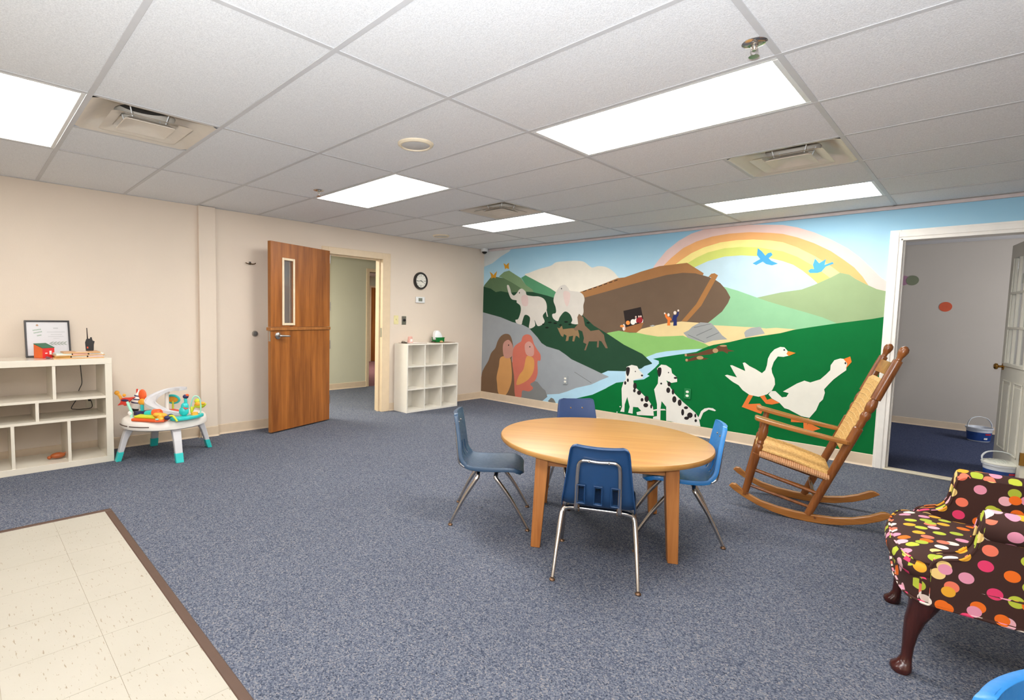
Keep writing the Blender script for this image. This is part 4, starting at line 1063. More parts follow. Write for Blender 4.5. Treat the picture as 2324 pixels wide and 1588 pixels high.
def cloth_uv(o):
    """lay the cloth flat over each side of the part, in metres"""
    me = o.data; lay = me.uv_layers.new(name='cloth')
    for p in me.polygons:
        n = p.normal; ax_ = max(range(3), key=lambda i: abs(n[i]) * (1.25 if i == 2 else 1.0))
        for li in p.loop_indices:
            c = me.vertices[me.loops[li].vertex_index].co
            lay.data[li].uv = (c.y, c.z + 3.1) if ax_ == 0 else ((c.x + 5.3, c.z + 1.7) if ax_ == 1 else (c.x + 9.7, c.y + 2.2))
    return o
def offset(poly, d):
    n = len(poly); out = []
    for i in range(n):
        (xa, ya), (xb, yb) = poly[i - 1], poly[(i + 1) % n]
        L = math.hypot(xb - xa, yb - ya) or 1; out.append((poly[i][0] + (yb - ya) / L * d, poly[i][1] - (xb - xa) / L * d))
    return out
AC = thing('armchair', 'polka-dot upholstered armchair with dark curved legs at the right edge', 'armchair', (5.288, 2.272, 0), math.atan2(.14, .99))
# local x runs from the front legs to the back, y from the near to the far arm
rail = spline([(.02, -.318), (-.015, -.26), (-.035, -.12), (-.038, 0), (-.035, .12), (-.015, .26), (.02, .318), (.1, .332), (.64, .32), (.66, 0), (.64, -.32), (.1, -.332)], 3, True)
rail = rail[::-1]
area = sum(rail[i - 1][0] * rail[i][1] - rail[i][0] * rail[i - 1][1] for i in range(len(rail)))
if area < 0: rail = rail[::-1]
cloth_uv(MB().rings([[(a, b, .285) for a, b in offset(rail, -.004)], [(a, b, .29) for a, b in rail], [(a, b, .375) for a, b in offset(rail, .004)], [(a, b, .39) for a, b in offset(rail, -.01)]]).build('seat_rail', DOTS, AC, smooth=True))
def cord(name, pts, closed=False, r=.006):
    return cloth_uv(MB().tube(pts, r, 8, closed=closed).build(name, DOTS, AC, smooth=True))
cord('piping', [(a, b, .288) for a, b in offset(rail, .002)], True)
cu = spline([(.02, -.32), (-.022, -.28), (-.052, -.15), (-.06, 0), (-.052, .15), (-.022, .28), (.02, .32), (.06, .318), (.09, .29), (.12, .262), (.2, .255), (.58, .25), (.6, 0), (.58, -.25), (.2, -.255), (.12, -.262), (.09, -.29), (.06, -.318)], 3, True)
area = sum(cu[i - 1][0] * cu[i][1] - cu[i][0] * cu[i - 1][1] for i in range(len(cu)))
if area < 0: cu = cu[::-1]
lv = [(.36, -.018), (.366, -.004), (.38, .006), (.397, .009), (.413, .006), (.427, -.004), (.437, -.016)]
rgs = [[(a, b, z) for a, b in offset(cu, d)] for z, d in lv]
last = rgs[-1]; ctr = (.24, 0)
for k_, z in ((.9, .449), (.75, .456), (.5, .461), (.25, .463), (.02, .464)): rgs.append([(ctr[0] + (a - ctr[0]) * k_, ctr[1] + (b - ctr[1]) * k_, z) for a, b, _ in last])
cloth_uv(MB().rings(rgs).build('seat_cushion', DOTS, AC, smooth=True, angle=80))
cord('piping', [(a, b, .43) for a, b in offset(cu, -.005)], True, .005)
for s in (-1, 1):
    yc = s * .298
    prof = [(.045, .29), (.045, .42)] + spline([(.045, .42), (.055, .445), (.085, .46), (.122, .475), (.15, .515), (.16, .58), (.17, .62), (.2, .636)], 4) + [(.4, .632), (.62, .625), (.62, .29)]
    a_ = cloth_uv(MB().prism(prof, yc - .042, yc + .042, lambda a, b, c: (a, c, b)).build('arm', DOTS, AC, bevel=.012, seg=3))
    # rolled top that overhangs the outside
    cloth_uv(MB().lathe((.158, yc + s * .012, .604), (.63, yc + s * .012, .597), [(0, .03), (.01, .047), (.03, .053), (1, .053)], 22).build('arm_roll', DOTS, AC, smooth=True))
    pf = [(x, z) for x, z in prof if z > .4][1:-2]
    for dy in (-.04, .04): cord('piping', [(x - .003, yc + dy, z + .002) for x, z in pf], False, .0055)
bkp = [(.52, .38), (.62, .38), (.75, 1.0), (.66, 1.03), (.6, .98)]
cloth_uv(MB().prism([(.56, .29), (.66, .29), (.76, .93), (.72, .965), (.66, .95)], -.33, .33, lambda a, b, c: (a, c, b)).build('backrest', DOTS, AC, bevel=.03, seg=4))
MAH = wood('mahogany', rgb(48, 20, 18), rgb(78, 36, 30), 'Z', .2, .8)
for s in (-1, 1):
    # cabriole leg: knee, slim ankle, pad foot turned outwards
    ox, oy = -.0, s * .3
    ux, uy = -.92, s * .39
    sec = [(0, .0, .026, .03), (.0, .012, .031, .036), (-.002, .024, .03, .034), (-.01, .036, .022, .024), (-.016, .06, .0165, .017), (-.018, .1, .0175, .018), (-.022, .15, .022, .023), (-.032, .2, .03, .031), (-.05, .245, .039, .04), (-.058, .272, .046, .047), (-.06, .295, .05, .05)]
    rg = []
    for d, z, ra, rb in sec:
        cx, cy = ox + ux * (d + .012), oy + uy * (d + .004)
        rg.append([(cx + ux * ra * math.cos(a) - uy * rb * math.sin(a) * (1), cy + uy * ra * math.cos(a) + ux * rb * math.sin(a), z) for a in [2 * PI * k / 18 for k in range(18)]])
    MB().rings(rg).build('leg', MAH, AC, smooth=True, angle=60)
    MB().rings([[(.58 + a, s * .27 + b, .29) for a, b in circle(0, 0, .026, 12)], [(.62 + a, s * .27 + b, .0) for a, b in circle(0, 0, .017, 12)]]).build('leg', MAH, AC, smooth=True)

# ------------------------------------------------------------------ wipes buckets by the white door
def frosted(name, c):
    mt, nt, bs = new_mat(name)
    n = noise(nt, coords(nt), 30)
    nt.links.new(ramp(nt, n.outputs['Fac'], [(.3, shade(c, .93)), (.7, c)]), bs.inputs['Base Color'])
    bs.inputs['Roughness'].default_value = .35; bs.inputs['Subsurface Weight'].default_value = .0
    return mt
BKT = frosted('bucket_plastic', rgb(212, 216, 222)); BLUEL = plain('bucket_label_blue', rgb(32, 66, 132), .4, var=.15, vscale=25); REDL = plain('bucket_label_red', rgb(190, 40, 52), .4)
def bucket(label, loc, rz, lid):
    b = thing('bucket', label, 'bucket', loc, rz, 'white and blue buckets by the white door')
    MB().lathe((0, 0, 0), (0, 0, .155), [(0, .088), (.03, .092), (.9, .106), (.9, .114), (1, .115), (1, .107), (.88, .1), (.1, .084)], 36).build('tub', BKT, b, smooth=True)
    MB().lathe((0, 0, .012), (0, 0, .105), [(0, .0945), (1, .1035)], 36).build('label_band', BLUEL, b, smooth=True)
    def patch(name, mat, a0, a1, z0, z1, r=.105):
        n = 8; g0 = [(r * .985 * math.cos(a0 + (a1 - a0) * k / n), r * .985 * math.sin(a0 + (a1 - a0) * k / n), z0) for k in range(n + 1)]
        g1 = [(r * 1.005 * math.cos(a0 + (a1 - a0) * k / n), r * 1.005 * math.sin(a0 + (a1 - a0) * k / n), z1) for k in range(n + 1)]
        vs_ = g0 + g1; MB().add(vs_, [(k, k + 1, n + 2 + k, n + 1 + k) for k in range(n)]).build(name, mat, b, smooth=True)
    patch('red_print', REDL, -1.6, -1.05, .08, .096); patch('white_print', PAPER, -1.7, -1.4, .03, .05)
    if lid:
        m2 = MB().lathe((0, 0, .155), (0, 0, .175), [(0, .117), (.3, .118), (.6, .112), (.8, .1), (.8, .02)], 36).build('lid', frosted('bucket_lid', rgb(228, 228, 216)), b, smooth=True)
        for k in range(5): MB().tube([(-.07 + .02 * k, -.08 + .01 * abs(k - 2), .172), (-.05 + .025 * k, .08 - .01 * abs(k - 2), .172)], .004, 6).build('lid_rib', frosted('bucket_lid2', rgb(214, 216, 206)), m2, smooth=True)
    hp = [(-.112, 0, .14), (-.11, .0, .19), (-.075, .01, .25), (0, .014, .272), (.075, .01, .25), (.11, 0, .19), (.112, 0, .14)]
    if lid: hp = [(-.116, 0, .15), (-.112, .03, .2), (-.07, .05, .235), (0, .06, .245), (.07, .05, .235), (.112, .03, .2), (.116, 0, .15)]
    pts = spline(hp, 4)
    MB().rings([[(x - .0, y - .009, z), (x, y + .009, z), (x * .975, y + .009, z - .005), (x * .975, y - .009, z - .005)] for x, y, z in pts]).build('handle', frosted('bucket_handle', rgb(224, 228, 230)), b)
    return b
bucket('open white and blue bucket on the floor of the dim room', (5.455, 7.72, 0), .55, False)
bucket('lidded white and blue bucket in the doorway behind the armchair', (5.60, 5.66, 0), .5, True)

# specks on the carpet
for k, (x, y, s) in enumerate(((3.08, 2.36, .008), (3.2, 1.98, .006))):
    o = MB().ball((0, 0, s * .5), (s, s * .7, s * .5), 8, 5).build('carpet_crumb', BLACK, None, smooth=True); o.location = (x, y, 0)
    tag(o, ('small dark crumb on the carpet beyond the slate blue chair', 'tiny dark crumb on the carpet under the slate blue chair')[k], 'crumb', 'crumbs on the carpet')
# painted shapes of the mural, back to front: (part name, colour, rounded outline, outline in metres on the wall)
MURAL = [
 ('cloud', (206, 212, 212), 0, [(-0.0246, 2.0402), (0.0156, 2.0444), (0.1724, 2.0859), (0.3362, 2.1748), (0.4957, 2.2366), (0.534, 2.2724), (0.2492, 2.2925), (-0.0332, 2.2957)]),
 ('cloud', (226, 220, 205), 1, [(0.8037, 1.8769), (0.8773, 1.909), (1.0508, 1.9529), (1.2462, 1.9881), (1.3266, 2.0284), (1.4599, 2.0347), (1.6028, 2.0334), (1.7547, 2.0131), (1.8432, 1.9546), (1.8927, 1.9286), (1.9756, 1.9419), (2.0814, 1.9257), (2.1752, 1.8745), (2.2459, 1.8048), (2.2944, 1.7166), (2.027, 1.589), (1.6634, 1.5187), (1.3322, 1.5669), (0.9735, 1.7121)]),
 ('rainbow_band', (226, 196, 188), 0, [(2.6988, 1.8921), (2.7501, 1.9611), (2.8422, 2.0687), (2.9792, 2.1693), (3.1129, 2.2345), (3.2438, 2.266), (3.3711, 2.2815), (3.5355, 2.2806), (3.7703, 2.2593), (3.9915, 2.2312), (4.1164, 2.1935), (4.2544, 2.1318), (4.3884, 2.0533), (4.5183, 1.9626), (4.6141, 1.8734), (4.7088, 1.7645), (4.7708, 1.6886), (4.8244, 1.6431), (4.8293, 1.5634), (4.6624, 1.5668), (3.7314, 1.5857), (2.7053, 1.7615)]),
 ('rainbow_band', (232, 172, 112), 0, [(2.8215, 1.9044), (2.904, 1.9843), (3.0299, 2.0819), (3.1713, 2.1429), (3.3342, 2.1814), (3.4997, 2.1957), (3.6979, 2.191), (3.8871, 2.1651), (3.9965, 2.1436), (4.122, 2.0977), (4.2604, 2.03), (4.3948, 1.9457), (4.4936, 1.8626), (4.5775, 1.7862), (4.6424, 1.7011), (4.6915, 1.6179), (4.542, 1.5692), (3.7314, 1.5857), (2.8289, 1.7567)]),
 ('rainbow_band', (240, 224, 142), 0, [(2.9597, 1.9106), (3.0181, 1.9535), (3.1241, 2.0197), (3.254, 2.0729), (3.422, 2.1118), (3.5842, 2.1214), (3.7406, 2.113), (3.8914, 2.0892), (4.0011, 2.0623), (4.1275, 2.0018), (4.2673, 1.9124), (4.3694, 1.836), (4.4363, 1.7785), (4.4958, 1.7223), (4.4773, 1.6164), (3.7314, 1.5857), (2.9678, 1.7513)]),
 ('rainbow_band', (200, 208, 112), 0, [(3.0934, 1.9156), (3.1806, 1.9657), (3.3002, 2.0157), (3.4668, 2.0469), (3.6278, 2.0476), (3.7832, 2.0298), (3.9187, 1.9942), (4.0063, 1.9728), (4.1328, 1.9099), (4.2386, 1.8359), (4.3284, 1.7646), (4.4165, 1.6873), (4.3845, 1.5802), (3.7314, 1.5857), (3.1022, 1.7461)]),
 ('pale_sky', (180, 204, 214), 0, [(3.1681, 1.8639), (3.3052, 1.9217), (3.4716, 1.9593), (3.6326, 1.9602), (3.7881, 1.9409), (3.9237, 1.9061), (4.0118, 1.8768), (4.1026, 1.8358), (4.1816, 1.7757), (4.2527, 1.7093), (4.3159, 1.6443), (4.3219, 1.5424), (3.8147, 1.4661), (3.4147, 1.4677)]),
 ('hill', (146, 166, 124), 0, [(3.7784, 1.5171), (3.9117, 1.5489), (4.0121, 1.5718), (4.1852, 1.5965), (4.2834, 1.6374), (4.4092, 1.703), (4.4759, 1.7437), (4.5449, 1.724), (4.5959, 1.6806), (4.6823, 1.6256), (4.7485, 1.587), (4.8179, 1.5658), (4.8293, 1.5634), (4.8459, 1.2948), (4.2407, 1.2251)]),
 ('hill', (138, 186, 144), 0, [(3.4721, 1.6439), (3.5139, 1.6322), (3.6209, 1.5966), (3.7883, 1.5297), (3.8854, 1.4908), (3.9826, 1.4571), (4.2319, 1.3767), (4.367, 1.3309), (4.4787, 1.2787), (4.3739, 1.2135), (4.0341, 1.1858), (3.4936, 1.1844), (3.3013, 1.178)]),
 ('hill', (92, 116, 84), 0, [(-0.0142, 1.7327), (0.0199, 1.7637), (0.1458, 1.8736), (0.264, 1.8751), (0.3968, 1.8549), (0.56, 1.7842), (0.7653, 1.6939), (0.8879, 1.6378), (0.8913, 1.5492), (-0.0083, 1.5592)]),
 ('hill', (120, 146, 108), 0, [(0.3056, 1.8771), (0.4099, 1.9429), (0.5059, 1.9591), (0.6346, 1.8901), (0.7369, 1.838), (0.8241, 1.7399), (0.9457, 1.6718), (1.0431, 1.6057), (0.8909, 1.561), (0.7657, 1.682), (0.56, 1.7842), (0.3968, 1.8549)]),
 ('hill', (84, 142, 104), 0, [(0.7367, 1.844), (0.8142, 1.8776), (1.0582, 1.7677), (1.2591, 1.6759), (1.3847, 1.6055), (1.3815, 1.5212), (1.1247, 1.535), (0.9774, 1.6126), (0.9457, 1.6718), (0.8241, 1.7399)]),
 ('ark_hull', (106, 87, 70), 0, [(1.7159, 1.6181), (2.0217, 1.7044), (2.247, 1.7793), (2.3435, 1.7857), (2.5533, 1.8461), (2.7729, 1.8976), (3.0842, 1.9171), (3.2687, 1.7937), (3.2612, 1.7715), (3.3229, 1.7509), (3.3929, 1.7171), (3.4452, 1.6799), (3.507, 1.6079), (3.5522, 1.5283), (3.531, 1.4673), (3.4781, 1.3791), (3.349, 1.2609), (3.2574, 1.1765), (2.3767, 1.0862), (1.9777, 1.0489), (1.788, 1.2581)]),
 ('ark_roof', (158, 112, 70), 0, [(1.7159, 1.6181), (2.0217, 1.7044), (2.247, 1.7793), (2.3435, 1.7857), (2.5533, 1.8461), (2.7729, 1.8976), (3.0842, 1.9171), (3.2687, 1.7937), (3.2612, 1.7715), (3.1806, 1.7959), (3.044, 1.8086), (2.8562, 1.7917), (2.6606, 1.7487), (2.4022, 1.6911), (2.1273, 1.6236), (1.9179, 1.5749), (1.8, 1.5477)]),
 ('roof_edge_mark', (72, 52, 38), 0, [(1.7714, 1.6333), (1.8203, 1.6462), (1.8208, 1.6344), (1.772, 1.6214)]),
 ('roof_edge_mark', (72, 52, 38), 0, [(1.8468, 1.6539), (1.8948, 1.6666), (1.8954, 1.6549), (1.8474, 1.6421)]),
 ('roof_edge_mark', (72, 52, 38), 0, [(1.921, 1.6742), (1.9682, 1.6866), (1.9687, 1.675), (1.9215, 1.6625)]),
 ('roof_edge_mark', (72, 52, 38), 0, [(1.9939, 1.6941), (2.0404, 1.7063), (2.0409, 1.6948), (1.9945, 1.6825)]),
 ('roof_edge_mark', (72, 52, 38), 0, [(2.0657, 1.7137), (2.1114, 1.7257), (2.1119, 1.7143), (2.0662, 1.7022)]),
 ('roof_edge_mark', (72, 52, 38), 0, [(2.1363, 1.733), (2.1813, 1.7448), (2.1818, 1.7335), (2.1368, 1.7216)]),
 ('roof_edge_mark', (72, 52, 38), 0, [(2.2058, 1.7519), (2.25, 1.7636), (2.2505, 1.7524), (2.2063, 1.7407)]),
 ('ark_stem', (160, 112, 66), 0, [(3.3186, 1.7511), (3.3469, 1.7839), (3.3806, 1.7885), (3.4172, 1.7648), (3.393, 1.7153), (3.3816, 1.6908), (3.2611, 1.4411), (3.1179, 1.2668), (3.0535, 1.2655), (3.2071, 1.4595), (3.3489, 1.7454)]),
 ('ark_doorway', (44, 36, 34), 0, [(2.3464, 1.3787), (2.5685, 1.4267), (2.6158, 1.2443), (2.3888, 1.1762)]),
 ('sand', (222, 198, 146), 0, [(2.5258, 1.1179), (2.5864, 1.1649), (2.7477, 1.209), (2.884, 1.2414), (3.0535, 1.2642), (3.2356, 1.2544), (3.4019, 1.2313), (3.593, 1.2259), (3.7048, 1.2221), (3.8132, 1.221), (3.9041, 1.2111), (3.9772, 1.22), (3.9991, 1.2207), (4.071, 1.2163), (4.1624, 1.2111), (4.032, 1.1491), (3.737, 1.0682), (3.4145, 0.998), (3.3101, 1.0103), (3.1374, 1.0662), (2.9691, 1.0773), (2.7946, 1.0677), (2.6422, 1.0827)]),
 ('ramp', (152, 102, 62), 0, [(2.3887, 1.1783), (2.6136, 1.2463), (2.586, 1.1742), (2.5309, 1.1205), (2.3531, 1.121)]),
 ('field', (134, 182, 104), 0, [(2.1287, 1.0927), (2.1513, 1.104), (2.2971, 1.1341), (2.4405, 1.1147), (2.5363, 1.1183), (2.6414, 1.1005), (2.7938, 1.0832), (2.9682, 1.0954), (3.0802, 1.1057), (3.1365, 1.0847), (3.3089, 1.0331), (3.3669, 1.0044), (3.2863, 0.9632), (3.1076, 0.9336), (2.9011, 0.9014), (2.6753, 0.8272), (2.4964, 0.8446), (2.225, 0.9925)]),
 ('stream', (172, 208, 226), 0, [(2.645, 0.815), (2.6747, 0.839), (2.7836, 0.8888), (2.9003, 0.9177), (3.1068, 0.9495), (3.2947, 0.9701), (3.313, 0.9557), (3.2352, 0.9232), (3.0456, 0.8729), (2.8851, 0.8327), (2.8274, 0.809), (2.8509, 0.733), (2.7765, 0.6284), (2.718, 0.5831), (2.6478, 0.5459), (2.2953, 0.4566), (2.1842, 0.3913), (2.1533, 0.3621), (1.8584, 0.2277), (1.5963, 0.1), (1.1115, 0.1), (1.2484, 0.2299), (1.4543, 0.2666), (1.713, 0.376), (1.9578, 0.4795), (2.1441, 0.5626), (2.012, 0.6141), (2.2319, 0.6549), (2.4103, 0.6604), (2.5876, 0.7106), (2.7088, 0.7703)]),
 ('forest_slope', (38, 70, 50), 0, [(-0.0143, 1.7352), (0.021, 1.7317), (0.1517, 1.7029), (0.2553, 1.6478), (0.3546, 1.6608), (0.5179, 1.6329), (0.7671, 1.6461), (0.9471, 1.6366), (1.0645, 1.6111), (1.2074, 1.58), (1.3468, 1.5418), (1.7856, 1.3123), (1.9502, 1.1861), (2.1665, 1.0794), (2.3739, 0.9651), (2.5063, 0.9117), (2.6136, 0.8685), (2.7386, 0.7686), (2.7358, 0.7587), (2.6494, 0.7258), (2.6095, 0.6924), (2.3978, 0.641), (2.1734, 0.6257), (2.0731, 0.577), (1.9268, 0.628), (1.634, 0.7138), (1.2238, 0.8334), (0.9107, 1.053), (0.3708, 1.2079), (0.0011, 1.2776)]),
 ('rock_slope', (152, 156, 159), 0, [(-0.0453, 1.3417), (0.0167, 1.3384), (0.3686, 1.2704), (0.5974, 1.203), (0.7854, 1.1687), (0.9079, 1.1243), (1.0599, 0.9999), (1.1351, 0.9215), (1.222, 0.8797), (1.4303, 0.8403), (1.5394, 0.7853), (1.6333, 0.7304), (1.9264, 0.6366), (2.0726, 0.5876), (2.1909, 0.5513), (2.0767, 0.4973), (1.9835, 0.4465), (1.936, 0.4229), (1.714, 0.3538), (1.5867, 0.2939), (1.4553, 0.2438), (1.2632, 0.2118), (1.2226, 0.168), (1.1674, 0.1195), (1.0391, 0.1), (-0.0012, 0.1)]),
 ('boulder', (128, 128, 126), 0, [(0.7912, 0.2106), (0.9109, 0.2732), (1.0113, 0.3803), (1.085, 0.3702), (1.1748, 0.2916), (1.2259, 0.2623), (1.2646, 0.1793), (1.1821, 0.1097), (0.7958, 0.1)]),
 ('boulder', (116, 114, 106), 0, [(1.2741, 0.1185), (1.3277, 0.1757), (1.3698, 0.1638), (1.4134, 0.106), (1.3244, 0.1)]),
 ('crack_line', (120, 124, 124), 0, [(1.6792, 0.5639), (1.6919, 0.5673), (1.9469, 0.4512), (1.9399, 0.445)]),
 ('meadow', (4, 106, 50), 0, [(4.8227, 1.3444), (4.7324, 1.3223), (4.6154, 1.3014), (4.469, 1.2752), (4.3028, 1.241), (4.1418, 1.2064), (4.0309, 1.1697), (3.8859, 1.1389), (3.7347, 1.1094), (3.5778, 1.0602), (3.4133, 1.0205), (3.3627, 1.0023), (3.2905, 0.9662), (3.2347, 0.9324), (3.1274, 0.9068), (3.0448, 0.8899), (2.8841, 0.8539), (2.7469, 0.8196), (2.8179, 0.8005), (2.8214, 0.7695), (2.7724, 0.7116), (2.685, 0.6295), (2.7165, 0.6146), (2.6469, 0.5658), (2.5112, 0.5366), (2.2938, 0.4877), (2.1828, 0.4208), (2.1516, 0.399), (1.966, 0.2961), (1.8446, 0.2568), (1.5919, 0.1702), (1.4068, 0.1), (1.4378, 0.1), (3.2246, 0.1), (3.9, 0.1), (4.835, 0.1)]),
 ('rock', (152, 154, 152), 0, [(3.0833, 1.1367), (3.1412, 1.1687), (3.1755, 1.2068), (3.2188, 1.2356), (3.2619, 1.2595), (3.3751, 1.2531), (3.4111, 1.2181), (3.4559, 1.1703), (3.4917, 1.1271), (3.5477, 1.0852), (3.4776, 1.0775), (3.4023, 1.065), (3.322, 1.0338), (3.1366, 1.0829)]),
 ('crack_line', (112, 114, 114), 0, [(3.1937, 1.2027), (3.3668, 1.2484), (3.3688, 1.243), (3.1976, 1.1964)]),
 ('crack_line', (112, 114, 114), 0, [(3.2251, 1.1163), (3.3866, 1.1994), (3.3886, 1.1932), (3.229, 1.11)]),
 ('crack_line', (112, 114, 114), 0, [(3.1345, 1.1219), (3.3169, 1.0472), (3.3137, 1.0415), (3.1331, 1.1153)]),
 ('crack_line', (112, 114, 114), 0, [(3.3319, 1.0934), (3.4566, 1.1569), (3.4586, 1.1508), (3.3357, 1.0872)]),
 ('rock', (158, 160, 158), 0, [(3.7042, 1.1617), (3.7223, 1.1882), (3.7676, 1.2137), (3.8508, 1.2272), (3.8958, 1.1604), (3.7187, 1.113)]),
 ('rock', (168, 168, 162), 0, [(2.6874, 1.2044), (2.7272, 1.2182), (2.7578, 1.2064), (2.7183, 1.1935)]),
 ('log', (98, 66, 44), 0, [(3.114, 0.8984), (3.2532, 0.9197), (3.356, 0.9656), (3.432, 0.9855), (3.4641, 1.017), (3.5386, 1.0255), (3.5575, 0.9796), (3.6234, 0.9661), (3.5589, 0.9549), (3.56, 0.9338), (3.5092, 0.9571), (3.4676, 0.9518), (3.3846, 0.9148), (3.1383, 0.8729)]),
 ('log', (92, 62, 42), 0, [(3.124, 0.8296), (3.2284, 0.8811), (3.3698, 0.8684), (3.3273, 0.8515), (3.2569, 0.849), (3.1368, 0.8137)]),
 ('log_end', (176, 142, 104), 0, [(3.1365, 0.8905), (3.1345, 0.8816), (3.1284, 0.8757), (3.1204, 0.8751), (3.1137, 0.8801), (3.1108, 0.8888), (3.1128, 0.8977), (3.119, 0.9036), (3.1269, 0.9041), (3.1336, 0.8991)]),
 ('log_end', (176, 142, 104), 0, [(3.1503, 0.8354), (3.148, 0.8264), (3.141, 0.8204), (3.1319, 0.8197), (3.1243, 0.8246), (3.1211, 0.8332), (3.1234, 0.8422), (3.1305, 0.8481), (3.1395, 0.8488), (3.1471, 0.8439)]),
 ('log_end', (176, 142, 104), 0, [(3.4621, 0.9604), (3.4575, 0.9453), (3.4436, 0.9353), (3.4259, 0.9342), (3.411, 0.9424), (3.4046, 0.9568), (3.4094, 0.972), (3.4233, 0.982), (3.4411, 0.983), (3.4559, 0.9748)]),
 ('log_end', (176, 142, 104), 0, [(3.5464, 1.0171), (3.5399, 1.011), (3.5219, 1.0064), (3.4994, 1.0051), (3.4809, 1.0076), (3.4736, 1.013), (3.4803, 1.0192), (3.4984, 1.0237), (3.5209, 1.0249), (3.5392, 1.0224)]),
 ('log_end', (176, 142, 104), 0, [(3.3147, 0.8735), (3.3084, 0.8611), (3.2903, 0.8525), (3.2675, 0.8508), (3.2485, 0.8567), (3.2407, 0.8681), (3.2472, 0.8805), (3.2655, 0.8892), (3.2883, 0.8908), (3.3071, 0.8848)]),
 ('small_animal', (232, 228, 218), 0, [(2.509, 1.2469), (2.5039, 1.2268), (2.4885, 1.214), (2.4688, 1.2135), (2.4521, 1.2255), (2.445, 1.2455), (2.4502, 1.2658), (2.4657, 1.2785), (2.4854, 1.2788), (2.5019, 1.2668)]),
 ('small_animal', (232, 228, 218), 0, [(2.5441, 1.2626), (2.5401, 1.245), (2.528, 1.2338), (2.5123, 1.2335), (2.4991, 1.2441), (2.4934, 1.2616), (2.4974, 1.2794), (2.5096, 1.2905), (2.5252, 1.2907), (2.5384, 1.2801)]),
 ('small_animal', (232, 228, 218), 0, [(2.3789, 1.178), (2.3767, 1.154), (2.3686, 1.1389), (2.3578, 1.1385), (2.3483, 1.1531), (2.3438, 1.1769), (2.3461, 1.201), (2.3541, 1.216), (2.365, 1.2163), (2.3744, 1.2018)]),
 ('small_animal', (232, 228, 218), 0, [(2.6065, 1.2639), (2.6041, 1.2487), (2.5963, 1.2392), (2.586, 1.239), (2.5772, 1.2481), (2.5733, 1.2632), (2.5758, 1.2784), (2.5836, 1.288), (2.5939, 1.2881), (2.6026, 1.2789)]),
 ('small_animal', (150, 40, 48), 0, [(2.6009, 1.2737), (2.5953, 1.2503), (2.5783, 1.2355), (2.5564, 1.235), (2.5379, 1.249), (2.5299, 1.2723), (2.5356, 1.2959), (2.5527, 1.3106), (2.5747, 1.3109), (2.593, 1.2968)]),
 ('small_animal', (150, 40, 48), 0, [(2.542, 1.2626), (2.5404, 1.245), (2.5346, 1.234), (2.5268, 1.2338), (2.52, 1.2445), (2.5167, 1.2621), (2.5183, 1.2797), (2.5241, 1.2907), (2.5319, 1.2908), (2.5387, 1.2801)]),
 ('small_animal', (222, 140, 70), 0, [(2.4412, 1.2353), (2.4366, 1.2198), (2.423, 1.2099), (2.4057, 1.2095), (2.3911, 1.2187), (2.385, 1.234), (2.3896, 1.2496), (2.4033, 1.2595), (2.4207, 1.2599), (2.4351, 1.2506)]),
 ('small_animal', (222, 140, 70), 0, [(2.3672, 1.1929), (2.3623, 1.1832), (2.3483, 1.1768), (2.3306, 1.1763), (2.3159, 1.1818), (2.31, 1.1913), (2.315, 1.2011), (2.3291, 1.2074), (2.3468, 1.2079), (2.3614, 1.2023)]),
 ('small_animal', (226, 190, 176), 0, [(2.5219, 1.3071), (2.5202, 1.3), (2.5152, 1.2956), (2.5086, 1.2955), (2.5031, 1.2998), (2.5008, 1.3068), (2.5025, 1.3139), (2.5075, 1.3183), (2.5141, 1.3184), (2.5196, 1.3141)]),
 ('small_animal', (226, 190, 176), 0, [(2.5605, 1.3127), (2.5588, 1.3056), (2.5538, 1.3012), (2.5473, 1.3011), (2.5419, 1.3054), (2.5395, 1.3124), (2.5412, 1.3194), (2.5462, 1.3238), (2.5527, 1.3239), (2.5581, 1.3196)]),
 ('small_animal', (226, 190, 176), 0, [(2.5843, 1.315), (2.5827, 1.308), (2.5777, 1.3036), (2.5713, 1.3035), (2.5658, 1.3077), (2.5635, 1.3147), (2.5652, 1.3217), (2.5702, 1.3261), (2.5766, 1.3262), (2.582, 1.3219)]),
 ('small_animal', (226, 190, 176), 0, [(2.3837, 1.1679), (2.3824, 1.1524), (2.3774, 1.1426), (2.3706, 1.1423), (2.3647, 1.1518), (2.3619, 1.1673), (2.3632, 1.1829), (2.3682, 1.1927), (2.375, 1.1928), (2.3809, 1.1834)]),
 ('painted_robe', (228, 122, 52), 0, [(2.857, 1.3534), (2.8785, 1.3507), (2.8957, 1.3156), (2.9267, 1.3103), (2.9473, 1.2803), (2.9268, 1.2704), (2.9315, 1.2153), (2.8969, 1.2144), (2.8976, 1.2774), (2.8708, 1.3095)]),
 ('painted_robe', (38, 48, 100), 0, [(2.958, 1.3326), (2.9993, 1.3378), (3.0068, 1.3755), (3.022, 1.371), (3.0184, 1.3306), (3.001, 1.3049), (3.0074, 1.2173), (2.966, 1.2124), (2.9669, 1.2693), (2.9498, 1.269)]),
 ('painted_head', (232, 216, 200), 0, [(2.9187, 1.3369), (2.9167, 1.3257), (2.9103, 1.3186), (2.902, 1.3185), (2.8949, 1.3254), (2.8917, 1.3365), (2.8938, 1.3478), (2.9001, 1.3548), (2.9085, 1.3548), (2.9155, 1.348)]),
 ('painted_head', (232, 216, 200), 0, [(2.9953, 1.3613), (2.9927, 1.3491), (2.9846, 1.3415), (2.9741, 1.3414), (2.9652, 1.3488), (2.9613, 1.361), (2.9639, 1.3733), (2.9721, 1.3809), (2.9826, 1.3809), (2.9914, 1.3735)]),
